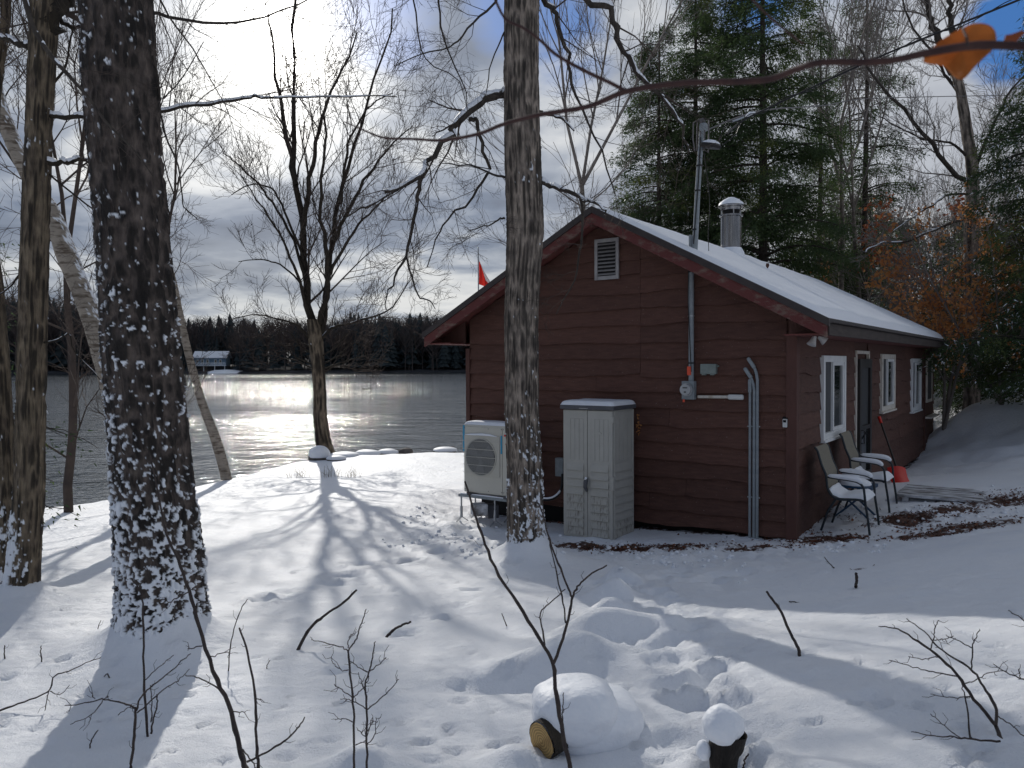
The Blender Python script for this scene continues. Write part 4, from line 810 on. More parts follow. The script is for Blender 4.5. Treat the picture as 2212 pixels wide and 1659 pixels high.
# ------------------------------------------------------------------ heat pump
def heat_pump():
    v = -.80; xl = gw(1002, 1000, v)[0]; zt = gw(1040, 918, v)[1]; zb = gw(1040, 1066, v)[1]; w = .90; h = zt-zb; g = gw(1040, 1128, v)[1]-.02
    T = cthing('heat_pump', 'cream outdoor heat pump unit with round fan grille on a metal stand, snow on top', 'heat pump', xl+w/2, v, zb); hw = w/2; d = .33
    box_part('casing', (-hw, 0, 0), (hw, d, h), 'appliance_cream', T, .012); pf = box_part('front_panel', (-hw+.012, -.010, .02), (.235, .001, h-.03), 'appliance_cream', T, .004); box_part('side_panel', (.243, -.010, .02), (hw-.01, .001, h-.03), 'appliance_cream', T, .004)
    box_part('grille_surround', (-hw+.03, -.024, h*.26), (.20, -.011, h*.845), 'appliance_cream', T, .006)
    cx, cz, R_ = -.125, h*.535, h*.262
    fo = MB(); fo.tube([(cx, -.0245, cz), (cx, -.034, cz)], R_+.018, 48); fo.build('fan_ring', 'appliance_cream', T, True)
    fd = MB(); fd.tube([(cx, -.0342, cz), (cx, -.0365, cz)], R_, 48); fan = fd.build('fan_opening', 'grille_dark', T)
    b = MB(); b.tube([(cx, -.0367, cz), (cx, -.044, cz)], .05, 20); b.build('fan_hub', 'resin_dark', T)
    for k in range(3):
        a = k*2.094+.3; bb = MB(); bb.add([(cx+cos(a)*.05, -.040, cz+sin(a)*.05), (cx+cos(a-.2)*R_*.93, -.038, cz+sin(a-.2)*R_*.93), (cx+cos(a+.55)*R_*.93, -.044, cz+sin(a+.55)*R_*.93), (cx+cos(a+.9)*.05, -.043, cz+sin(a+.9)*.05)], [(0, 1, 2, 3)]); bb.build('fan_blade', 'resin_dark', T)
    g1 = MB(); n = 40
    for k in range(1, n):
        x = -R_*1.03+2.06*R_*k/n; q = math.sqrt(max(0, (R_*1.05)**2-x*x)); g1.box((cx+x, -.052, cz), (.0035, .0035, 2*q))
    g1.build('guard_wires', 'grille_wire', T); g2 = MB()
    for k in range(5): z = cz+(-2+k)*R_*.44; g2.box(((-hw+.03+.20)/2, -.058, z), (hw+.17, .005, .006))
    g2.build('guard_bars', 'appliance_cream', T)
    box_part('tape', (-hw-.003, -.013, h*.60), (-hw+.028, -.0112, h*.985), 'sticker_blue', T); box_part('tape', (.212, -.013, h*.60), (.238, -.0112, h*.86), 'sticker_blue', T)
    # maker's mark: three red lozenges, with a first letter beside it
    b = MB(); mx, mz = .285, h*.865; s = .017
    for k in range(3):
        a = pi/2+k*2*pi/3; u = Vector((cos(a), 0, sin(a))); p = Vector((mx, -.0125, mz)); l = Vector((cos(a+pi/3), 0, sin(a+pi/3))); r = Vector((cos(a-pi/3), 0, sin(a-pi/3))); b.add([p, p+r*s, p+r*s+l*s, p+l*s], [(0, 1, 2, 3)])
    b.build('maker_mark', 'mark_red', T)
    b = MB()
    for a, c in (((.315, h*.858), (.315, h*.875)), ((.315, h*.875), (.322, h*.865)), ((.322, h*.865), (.329, h*.875)), ((.329, h*.875), (.329, h*.858)), ((.337, h*.858), (.337, h*.875)), ((.343, h*.875), (.355, h*.875)), ((.349, h*.875), (.349, h*.858))): b.bar((a[0], -.0125, a[1]), (c[0], -.0125, c[1]), .004, .002)
    b.build('lettering', 'print_grey', T); b = MB(); b.add([(.29, -.0125, h*.735), (.39, -.0125, h*.735), (.34, -.0125, h*.82)], [(0, 1, 2)]); b.mi(1); b.add([(.32, -.0135, h*.742), (.36, -.0135, h*.742), (.36, -.0135, h*.785), (.34, -.0135, h*.80), (.32, -.0135, h*.785)], [(0, 1, 2, 3, 4)]); b.build('warning_label', ['mark_red', 'mark_yellow'], T)
    for x in (-hw+.03, .0, .225, .26):
        for z in (.045, h-.05): MB().tube([(x, -.0105, z), (x, -.0145, z)], .006, 8).build('screw', 'print_grey', T)
    st = box_part('stand_rail', (-hw-.09, -.02, -.075), (hw+.03, .03, -.035), 'galvanised_dull', T, .004); box_part('stand_rail', (-hw-.09, d-.03, -.075), (hw+.03, d+.02, -.035), 'galvanised_dull', T, .004)
    for x in (-hw+.12, hw-.14): box_part('cross_rail', (x-.025, -.06, -.034), (x+.025, d+.06, -.002), 'resin_dark', T, .004)
    for x in (-hw-.05, .10, hw-.05):
        for y in (0.0, d):
            lz = g-zb; l = MB(); l.tube([(x, y, -.075), (x, y, lz*.55)], .012, 8); l.tube([(x, y, lz*.5), (x, y, lz+.05)], .019, 8)
            for a in (0.5, 2.6, 4.6): l.bar((x, y, lz+.07), (x+cos(a)*.10, y+sin(a)*.10, lz+.0), .02, .008)
            l.build('leg', 'galvanised', T)
    nx, ny = 40, 16; A, B = np.meshgrid(np.linspace(-1, 1, nx), np.linspace(-1, 1, ny)); e = np.clip((1-np.abs(A)**16)*(1-np.abs(B)**8), 0, 1); X = A*(hw-.005); Y = d/2+B*(d/2-.005); Z = h-.002+.048*e**.4+.006*fbm(X*6, Y*6, 2., 3)*e
    i, j = np.meshgrid(np.arange(ny-1), np.arange(nx-1), indexing='ij'); f = np.stack([i*nx+j, i*nx+j+1, (i+1)*nx+j+1, (i+1)*nx+j], -1).reshape(-1, 4); link('snow_cap', np_mesh('snow_cap', np.stack([X, Y, Z], -1).reshape(-1, 3), [f], 'snow'), T)
    MB().tube([(-hw+.05, -.028, h*.85), (-.3, -.03, h*.857), (-.1, -.032, h*.865), (.05, -.030, h*.86), (.16, -.028, h*.845)], [.004, .013, .018, .015, .004], 8).build('snow_ledge', 'snow', T, True)
    MB().tube([(-hw-.06, -.0, -.033), (0, 0, -.031), (hw-.1, 0, -.033)], [.012, .014, .01], 8).build('stand_snow', 'snow', T, True)
    # line set hose to the wall, disconnect box
    q = c2w(gw(1165, 1075, -.5)[0], -.5, gw(1165, 1075, -.5)[1]); H = thing('refrigerant_hose', 'black snow dusted hose curving from the heat pump up to the wall box', 'hose', q)
    pts = [Vector(at(a, b, Y)-q) for a, b, Y in ((1120, 1066, 10.6), (1168, 1078, 10.45), (1190, 1078, 10.45), (1206, 1068, 10.5), (1214, 1050, 10.6), (1215, 1025, 10.75))]
    P, rr = resample([tuple(p) for p in pts], 24, [.018]*6); MB().tube([tuple(p) for p in P], .020, 10).build('hose', 'cable_black', H, True); MB().tube([(p[0], p[1], p[2]+.014) for p in P[3:17]], [.004]+[.017]*12+[.004], 8).build('snow', 'snow', H, True)
    bx = c2w(gw(1214, 1008, -.05)[0], -.05, gw(1214, 1008, -.05)[1]); B = thing('disconnect_box', 'grey electrical disconnect box half hidden behind the shed', 'utility box', bx, CROT); MB().box((0, -.04, 0), (.13, .09, .26)).build('housing', 'galvanised_dull', B, bevel=.006)
    # blocks under the cabin by the unit
    for px, py, Y, s, lab in ((1035, 1100, 11.0, (.20, .22, .16), 'weathered concrete block on the snow under the heat pump'), (1062, 1103, 11.15, (.16, .2, .19), 'dark square block standing beside the lighter one under the heat pump')):
        p = at(px, py, Y); o = MB().box((0, 0, 0), s, Matrix.Rotation(.3, 3, 'Z')).build('foundation_block', 'wood_grey' if s[0] == .20 else 'resin_dark', None, bevel=.008, loc=p); tag(o, lab, 'block')
heat_pump()

# ------------------------------------------------------------------ patio chairs, side table, shovel, boardwalk
def chair(yc, label, gh):
    T = cthing('patio_chair', label, 'chair', .10, yc, gh, 'patio chairs against the cabin wall'); hw = .28
    prof = [(.045, 1.02), (.075, .985), (.10, .90), (.13, .80), (.175, .70), (.185, .62), (.20, .52), (.25, .44), (.33, .405), (.45, .415), (.56, .42), (.62, .405)]
    P = resample([(a, 0, b) for a, b in prof], 40); b = MB(); V = []
    for p in P:
        for y in (-hw+.02, hw-.02): V += [(p[0], y, p[2])]
    for p in P:
        for y in (-hw+.02, hw-.02): V += [(p[0]-.006, y, p[2]-.01)]
    n = len(P); b.add(V, [(2*i, 2*i+1, 2*i+3, 2*i+2) for i in range(n-1)]+[(2*n+2*i, 2*n+2*i+2, 2*n+2*i+3, 2*n+2*i+1) for i in range(n-1)]+[(2*i, 2*i+2, 2*n+2*i+2, 2*n+2*i) for i in range(n-1)]+[(2*i+1, 2*n+2*i+1, 2*n+2*i+3, 2*i+3) for i in range(n-1)]); b.build('sling', 'sling', T, True)
    for s in (-1, 1):
        MB().tube([(p[0]-.003, s*hw, p[2]-.005) for p in P[::2]], .015, 8).build('side_rail', 'chair_metal', T, True)
        arm = resample([(.20, s*(hw+.015), .665), (.30, s*(hw+.02), .655), (.44, s*(hw+.02), .645), (.545, s*(hw+.02), .625), (.60, s*(hw+.02), .575), (.615, s*(hw+.02), .50), (.625, s*(hw+.01), .38), (.655, s*(hw+.01), .18), (.675, s*(hw+.01), .0)], 30); a = MB(); a.tube([tuple(p) for p in arm], .014, 8); a.build('leg', 'chair_metal', T, True)
        MB().tube([(.30, s*hw, .42), (.20, s*hw, .25), (.12, s*hw, .0)], .014, 8).build('leg', 'chair_metal', T, True)
        k = [tuple(p) for p in resample([(.20, s*(hw+.015), .682), (.30, s*(hw+.02), .680), (.44, s*(hw+.02), .674), (.545, s*(hw+.02), .656), (.592, s*(hw+.02), .615)], 14)]; o = MB().tube(k, [.006]+[.020, .024, .027, .03, .031, .032, .033, .033, .032, .031, .028, .022]+[.008], 10).build('armrest_snow', 'snow', T, True)
    MB().tube([(.60, -hw, .40), (.60, hw, .40)], .014, 8).build('front_rail', 'chair_metal', T); MB().tube([(.30, -hw, .40), (.30, hw, .40)], .012, 8).build('rear_rail', 'chair_metal', T)
    # seat snow, piled up against the back
    nx, ny = 30, 22; A, B = np.meshgrid(np.linspace(0, 1, nx), np.linspace(-1, 1, ny)); X = .205+.435*A; Y = B*(hw-.03); base = np.interp(X, [.2, .25, .33, .45, .64], [.52, .44, .41, .418, .402]); e = np.clip((1-np.abs(B)**6)*(1-np.abs(2*A-1)**10), 0, 1); hh = np.interp(A, [0, .12, .35, .6, .85, 1], [.07, .06, .035, .055, .085, .05]); Z = base+.004+hh*e**.45+.008*fbm(X*9, Y*9, yc, 3)*e
    i, j = np.meshgrid(np.arange(ny-1), np.arange(nx-1), indexing='ij'); f = np.stack([i*nx+j, i*nx+j+1, (i+1)*nx+j+1, (i+1)*nx+j], -1).reshape(-1, 4); link('seat_snow', np_mesh('seat_snow', np.stack([X, Y, Z], -1).reshape(-1, 3), [f], 'snow'), T)
chair(.70, 'patio chair with snow on its seat and arms nearest the cabin corner', .06); chair(2.0, 'patio chair with snow on its seat standing beside the cabin door, farther from the corner', .13)
def table():
    T = cthing('side_table', 'small blue folding side table with a lump of snow between the two patio chairs', 'table', .42, 1.35, .10)
    b = MB()
    for k in range(7): b.span((-.24, -.22+k*.065, .40), (.24, -.22+k*.065+.055, .425))
    b.span((-.24, -.22, .385), (-.20, .22, .40)).span((.20, -.22, .385), (.24, .22, .40)); b.build('table_top', 'blue_plastic', T, bevel=.004)
    for s in (-1, 1):
        for q in (-1, 1): MB().bar((.2*q, s*.19, .385), (-.22*q, s*.19, 0), .03, .02).build('leg', 'blue_plastic', T)
    MB().lathe([(.20, .427), (.19, .46), (.12, .50), (.01, .51)], (0, 0, 0), 20).build('snow', 'snow', T, True); MB().lathe([(.10, .49), (.11, .55), (.07, .61), (.01, .63)], (-.05, -.02, 0), 18).build('snow_ball', 'snow', T, True)
table()
def shovel():
    g = .17; T = cthing('snow_shovel', 'red bladed snow shovel with red grip leaning on the cabin wall beyond the chairs', 'shovel', .56, 4.15, g)
    t = sw(1899, 905, .08); top = Vector((.09-.56, t[0]-4.15, t[1]-g)); d = top.normalized()
    MB().tube([d*.28, top], .015, 8).build('shaft', 'black_frame', T, True); MB().tube([top*.93, top*1.03], [.024, .03], 8).build('grip', 'shovel_red', T, True)
    b = MB(); n = 9; V = []; side = (d.cross(Vector((1, 0, .2))).normalized()*.45+Vector((.9, 0, 0))); side = (side-d*side.dot(d)).normalized(); nrm = d.cross(side).normalized()
    for th_ in (0, .008):
        for k in range(n):
            s = -1+2*k/(n-1)
            for r in range(3): V.append(d*(.33-.165*r)*1.0+side*(s*.145)+nrm*(.05*s*s-.01-.03*(r-1)**2+th_+(.004 if k % 2 else 0)))
    F = []
    for L in (0, n*3):
        for k in range(n-1):
            for r in range(2): q = L+k*3+r; F.append((q, q+1, q+4, q+3))
    for k in range(n-1): F += [(k*3, k*3+3, n*3+k*3+3, n*3+k*3), (k*3+2, n*3+k*3+2, n*3+k*3+5, k*3+5)]
    b.add(V, F); b.build('blade', 'shovel_red', T, True)
shovel()
def walk():
    T = cthing('boardwalk', 'low grey wooden walkway dusted with snow in front of the door', 'walkway', 1.25, 3.0, .26)
    for k in range(7): MB().box((0, -.5+k*.155, RND.uniform(-.004, .004)), (1.05, .14, .035), Matrix.Rotation(RND.uniform(-.01, .01), 3, 'Z')).build('plank', 'wood_grey', T, bevel=.004)
    for x in (-.4, .4): box_part('joist', (x-.04, -.55, -.12), (x+.04, .5, -.02), 'wood_grey', T)
walk()

# ------------------------------------------------------------------ flag on a pole at the shore
def flag():
    p = at(1034, 700, 24.5); top = at(1033, 537, 24.5); gzv = gz(p[0], p[1]); T = thing('flagpole', 'slim grey flagpole standing behind the cabin eave with a red and white flag', 'flagpole', (p[0], p[1], gzv))
    h = top[2]-gzv; MB().tube([(0, 0, 0), (0, 0, h)], [.035, .018], 10).build('pole', 'galvanised', T, True)
    MB().lathe([(.001, h), (.03, h+.03), (.001, h+.06)], (0, 0, 0), 10).build('finial', 'galvanised', T, True)
    z1 = at(1034, 563, 24.5)[2]-gzv; F = thing('flag', 'red and white flag hanging half furled from the pole behind the roof', 'flag', (p[0], p[1], gzv))
    def strip(name, u0, u1, m):
        nx, ny = 10, 16; A, B = np.meshgrid(np.linspace(u0, u1, nx), np.linspace(0, 1, ny)); X = .02+A*.78*(.22+.85*B); Z = z1-B*.74-A*A*.62-.05*np.sin(A*5); Y = .05*np.sin(A*16+B*2)+.03*np.sin(B*5+A*7)
        i, j = np.meshgrid(np.arange(ny-1), np.arange(nx-1), indexing='ij'); f = np.stack([i*nx+j, i*nx+j+1, (i+1)*nx+j+1, (i+1)*nx+j], -1).reshape(-1, 4); link(name, np_mesh(name, np.stack([X, Y, Z], -1).reshape(-1, 3), [f], m), F)
    strip('red_band', 0, .34, 'flag_red'); strip('white_band', .34, 1.0, 'flag_white'); strip('outer_red_band', 1.0, 1.3, 'flag_red')
flag()

# ------------------------------------------------------------------ hero trees
def oak():
    rn = random.Random(21); base = at(346, 1400, 5.32); T = thing('oak_tree', 'huge snow flecked dark trunk in the left foreground with a snow packed base', 'tree', base)
    pl = [(235, -420), (244, -150), (254, 0), (270, 300), (295, 600), (309, 780), (325, 1000), (342, 1200), (347, 1300), (348, 1385), (350, 1460)][::-1]; rd = [96, 92, 90, 89, 90, 82, 80, 77, 75, 71, 69, 66][::-1][:0] or [118, 104, 92, 89, 82, 80, 76, 75, 71, 68, 62]
    P = cpath(pl, 5.32)-base; rr = [r*5.32/FPX for r in rd]
    def dens(th, s, z):
        f = np.clip((z+_b)/2.9, 0, 1.3); face = .5-.5*np.sin(th+.15); return np.interp(f, [0, .10, .25, .45, .75, 1.2], [.26, .05, -.09, -.19, -.30, -.38])*1.0+.22*(face-.80)+.14*vn(np.cos(th)*1.3, np.sin(th)*1.3, z*1.4)
    _b = 0.; bark_trunk('trunk', P, rr, 'bark_oak', T, 300, 700, .020, 22., 8., dens, 3, .013, cs=27.)
    tw = newout()
    limb(T, [(325, 24), (345, 34), (410, 47), (500, 50), (560, 38), (640, 14), (700, -20)], 5.4, .014, .004, rn, .3, snow=0, kids=10, tl=.5, tw=tw, twr=.4, tip=.0012)
    limb(T, [(340, -10), (375, 50), (420, 110), (450, 165), (490, 235), (520, 330)], 5.4, .007, .0018, rn, .2, kids=8, tl=.4, tw=tw, tip=.0010)
    limb(T, [(348, 250), (362, 300), (385, 360), (392, 420), (400, 450), (425, 472)], 5.3, .0075, .003, rn, 0, kids=5, tl=.35, tw=tw, tip=.0010)
    limb(T, [(330, 120), (342, 170), (346, 215), (375, 190), (400, 160), (440, 90)], 5.3, .007, .003, rn, .1, kids=7, tl=.5, tw=tw, tip=.0010)
    for o_ in tw:
        for k, (p, r) in enumerate(o_): o_[k] = (p-0, r)
    link('twigs', twig_mesh('twigs', tw, 'bark_twig'), T).matrix_parent_inverse = Matrix.Translation(base).inverted()
    for c in T.children:
        if c.name.startswith('limb'): c.matrix_parent_inverse = Matrix.Translation(base).inverted()
oak()
def fix(T, base, keep=('trunk',)):
    for c in T.children:
        if not c.name.startswith(keep): c.matrix_parent_inverse = Matrix.Translation(base).inverted()
def middle_tree():
    rn = random.Random(5); base = at(1143, 1210, 8.45); T = thing('maple_tree', 'tall straight grey barked trunk in front of the cabin between heat pump and shed', 'tree', base)
    pl = [(1127, -420), (1127, -150), (1127, 0), (1126, 200), (1131, 400), (1134, 500), (1130, 600), (1127, 700), (1127, 880), (1131, 1000), (1133, 1100), (1137, 1180), (1142, 1220), (1145, 1260)][::-1]; rd = [60, 50, 43, 40, 38, 37, 37, 38, 40, 39, 38, 38, 36, 33]
    P = cpath(pl, 8.45)-base
    def dens(th, s, z):
        f = z; face = .5-.5*np.sin(th); right = .5+.5*np.cos(th); return np.interp(f, [0, .12, .35, .8, 1.6, 2.0, 5.], [.40, .22, -.12, -.20, -.36, -.50, -.56])+.16*(right-.5)+.16*(face-.8)+.28*np.exp(-((f-4.25)/.12)**2)*face+.25*np.exp(-((f-4.05)/.05)**2)+.24*np.exp(-((f-6.1)/.06)**2)
    bark_trunk('trunk', P, [r*8.45/FPX for r in rd], 'bark_grey', T, 220, 640, .017, 36., 4.2, dens, 8, .010, bulge=.02)
    tw = newout(); Y = 8.45
    def M(pl, r0, r1, dY=0., snow=0., **k): return limb(T, pl, Y, r0, r1, rn, dY, m='bark_grey', snow=snow*1.1, tw=tw, tip=.0015, **dict(k, kids=int(k.get('kids', 5)*.75)))
    M([(1095, 206), (1087, 205), (1047, 210), (1014, 240), (984, 273), (967, 300), (937, 340), (914, 373), (881, 397), (837, 417), (804, 437), (780, 446), (740, 470)], .050, .006, -.3, .95, kids=16, tl=.75, n=26, droop=.25, seed=1)
    M([(918, 370), (904, 407), (899, 443), (887, 500), (879, 547), (854, 593), (840, 630), (834, 668)], .026, .006, -.1, .3, kids=12, tl=.7, n=20, seed=2)
    M([(1012, 258), (1024, 258), (1031, 266), (1037, 293), (1047, 333), (1055, 367), (1034, 400), (1011, 437), (971, 467), (951, 500), (937, 533), (925, 580)], .026, .005, .2, .5, kids=13, tl=.7, n=24, seed=3)
    M([(877, 553), (890, 600), (905, 640), (928, 650), (942, 668)], .012, .004, .1, .2, kids=6, tl=.4, seed=4)
    M([(1165, 392), (1171, 393), (1204, 407), (1251, 423), (1271, 437), (1301, 450), (1311, 467)], .030, .008, -.1, 1.1, kids=7, tl=.55, n=20, seed=5)
    M([(1254, 430), (1259, 467), (1256, 517), (1251, 553), (1244, 600), (1221, 643), (1201, 680)], .016, .004, 0, .2, kids=7, tl=.4, seed=6)
    M([(1165, 240), (1180, 247), (1215, 258), (1240, 283)], .018, .008, 0, .9, kids=4, tl=.4, seed=7)
    M([(1125, -200), (1174, -10), (1194, 20), (1207, 57), (1224, 110), (1234, 167), (1260, 240), (1300, 330), (1330, 420)], .034, .007, .8, .6, kids=14, tl=.9, n=24, seed=8)
    M([(1130, -190), (1230, -60), (1271, 0), (1321, 30), (1337, 87), (1371, 143), (1404, 187), (1444, 233), (1471, 277), (1490, 330)], .046, .010, .3, .9, kids=16, tl=1.0, n=26, seed=9)
    M([(1125, -150), (1071, 0), (1027, 43), (994, 83), (967, 103), (904, 120), (850, 145)], .016, .004, -.2, .2, kids=12, tl=.7, n=18, seed=10)
    M([(1120, -260), (960, -50), (950, 30), (960, 90), (985, 150), (1005, 190), (1010, 240)], .014, .004, -.4, 0, kids=9, tl=.5, n=16, seed=11)
    M([(1093, 60), (1080, 90), (1060, 140), (1050, 200), (1035, 225)], .010, .003, -.1, .3, kids=6, tl=.5, seed=12)
    M([(1095, 385), (1060, 375), (1020, 357), (990, 358), (950, 350)], .014, .004, -.2, .2, kids=9, tl=.5, seed=13)
    M([(1090, 472), (1080, 472), (1060, 485), (1030, 493), (1010, 500)], .012, .003, -.2, .1, kids=9, tl=.45, seed=14)
    M([(1120, -300), (880, -60), (895, 0), (905, 90), (930, 140), (990, 170), (1010, 245)], .012, .003, -.6, 0, kids=8, tl=.5, seed=15)
    link('twigs', twig_mesh('twigs', tw, 'bark_twig', sides=(8, 4, 3, 3)), T); fix(T, base)
middle_tree()
def left_trees():
    rn = random.Random(9); base = at(52, 1290, 6.54); T = thing('maple_tree', 'lichen flecked brown trunk at the left edge, right of the partly cut off trunk', 'tree', base)
    pl = [(130, -420), (105, -150), (97, 0), (88, 200), (83, 300), (75, 500), (70, 700), (66, 900), (60, 1100), (52, 1230), (46, 1300), (40, 1340)][::-1]; rd = [46, 38, 32, 31, 29, 28, 28, 26, 26, 28, 30, 30]
    P = cpath(pl, 6.54)-base
    def dens(th, s, z): return np.interp(z, [0, .08, .5, .9, 2, 4], [-.25, .12, -.02, -.42, -.52, -.50])-.55*np.cos(th)*np.exp(-(z/.8)**2)+.30*np.exp(-((z-3.78)/.07)**2)+.2*np.exp(-((z-4.5)/.05)**2)
    bark_trunk('trunk', P, [r*6.54/FPX for r in rd], 'bark_brown', T, 160, 520, .012, 38., 5.0, dens, 14, .010, bulge=.03)
    tw = newout(); Y = 6.54
    def M(pl, r0, r1, dY=0., snow=0., **k): return limb(T, pl, Y, r0, r1, rn, dY, m='bark_brown', snow=snow, tw=tw, tip=.0014, **k)
    M([(95, 245), (113, 252), (150, 252), (192, 250), (260, 250), (343, 241), (400, 232), (470, 222), (520, 213), (555, 208), (590, 212), (640, 210), (730, 207), (860, 208)], .024, .004, .2, 1.1, kids=18, tl=.8, n=30, droop=.1, seed=1)
    M([(100, 352), (118, 352), (150, 350), (180, 343), (200, 362), (215, 420)], .026, .010, .1, 1.1, kids=4, tl=.5, seed=2)
    M([(97, 20), (118, 22), (140, 50), (180, 65), (215, 60)], .030, .010, .3, .9, kids=6, tl=.7, seed=3)
    M([(95, 60), (112, 10), (130, -40), (160, -160)], .10, .07, .1, 0, kids=3, tl=1., seed=4)
    M([(70, 105), (45, 98), (20, 86), (-20, 80)], .03, .014, .2, 1., kids=5, tl=.6, seed=5)
    M([(85, 540), (60, 575), (20, 620), (-20, 650)], .014, .004, .2, .3, kids=6, tl=.5, seed=6)
    M([(90, 740), (120, 735), (135, 728), (150, 722), (160, 760), (200, 800), (225, 830)], .009, .003, .3, .4, kids=6, tl=.35, seed=7)
    M([(92, 350), (110, 380), (200, 450), (260, 500), (330, 520)], .010, .003, .1, .0, kids=9, tl=.5, seed=8)
    M([(95, 200), (140, 150), (150, 90), (160, 40), (170, -20)], .012, .004, .5, .0, kids=9, tl=.6, seed=9)
    link('twigs', twig_mesh('twigs', tw, 'bark_twig'), T); fix(T, base)
    # trunk cut by the left edge
    base = at(2, 1300, 6.9); T = thing('maple_tree', 'trunk partly cut off by the left edge of the photo, snow packed at its foot', 'tree', base)
    P = cpath([(40, -300), (5, -60), (-2, 60), (-22, 220), (-30, 480), (-10, 650), (3, 850), (10, 1050), (6, 1200), (0, 1310), (-4, 1350)][::-1], 6.9)-base
    bark_trunk('trunk', P, [r*6.9/FPX for r in (40, 30, 24, 21, 20, 19, 19, 20, 20, 20, 20)], 'bark_brown', T, 140, 420, .012, 38., 5., lambda th, s, z: np.interp(z, [0, .1, .7, 1.2, 4, 5], [-.2, .15, .0, -.4, -.45, -.1])-.2*np.cos(th), 25, .01)
    # slim branch crossing in front of the big oak from the upper left
    P = cpath([(40, -60), (55, 0), (72, 60), (110, 120), (150, 165), (190, 210), (230, 265), (290, 325), (330, 380)], 4.9); P0 = P[0]; tw = newout(); P2, R2 = resample(P, 30, np.linspace(.020, .003, len(P))); V, F = tubes_np([(P2-P0, R2)], 7)
    o = link('drooping_branch', np_mesh('drooping_branch', V, [F], 'bark_grey'), None, P0); tag(o, 'slim pale branch drooping diagonally in front of the big dark trunk', 'branch'); snow_on(P2[:14]-P0, R2[:14], .8, .6, 4, 'snow', o)
    for k in range(6): grow(tw, P2[8+k*3]-P0, unit(np.array([rn.gauss(.3, .5), rn.gauss(0, .4), rn.gauss(-.2, .6)])), .5, .003, 1, rn, .0011, 0, .2, (5, 4, 3, 3))
    link('twigs', twig_mesh('twigs', tw, 'bark_twig'), o)
left_trees()
def birches():
    rn = random.Random(31)
    for lab, pl, Y, rd, bi in (('leaning birch crossing behind the two left trunks, snow along its upper side', [(-60, 60), (-20, 160), (0, 230), (35, 320), (75, 400), (108, 455), (146, 553), (180, 640), (213, 745), (245, 860), (275, 980), (300, 1110)], 9.6, [14, 15, 16, 17, 18, 19, 22, 21, 20, 20, 21, 23], 0), ('thin pale birch leaning over the water right of the huge dark trunk', [(310, 350), (345, 500), (372, 600), (397, 720), (430, 850), (467, 950), (490, 1036)], 17.4, [4, 6, 7.5, 8, 9, 10.5, 12], 1)):
        pl = pl[::-1]; rd = rd[::-1]; base = at(*pl[0], Y); T = thing('birch_tree', lab, 'tree', base)
        P = cpath(pl, Y)-base; bark_trunk('trunk', P, [r*Y/FPX for r in rd], 'bark_birch', T, 48, 260, .005, 9, 8, (lambda th, s, z: -.45+.5*np.cos(th-.3)-.25*(z < 1)) if bi == 0 else (lambda th, s, z: -.9+0*z), 4, .006, bulge=.05)
        tw = newout()
        if bi == 0: limb(T, [(180, 640), (170, 655), (162, 650), (158, 655)], 9.6, .03, .012, rn, 0, m='bark_birch', snow=1.6, kids=0, tw=tw)
        grow(tw, cpath([pl[-1]], Y)[0], unit(np.array([-.4, .1, .8])), 2.2, rd[-1]*Y/FPX*.8, 0, rn, .004, .3, 0)
        for q in range(3, len(pl)-1): grow(tw, cpath([pl[q]], Y)[0], unit(np.array([rn.gauss(0, .6), .2, .4])), 1.0, .010, 1, rn, .003, .2, .1)
        link('twigs', twig_mesh('twigs', tw, 'bark_twig'), T); fix(T, base)
birches()
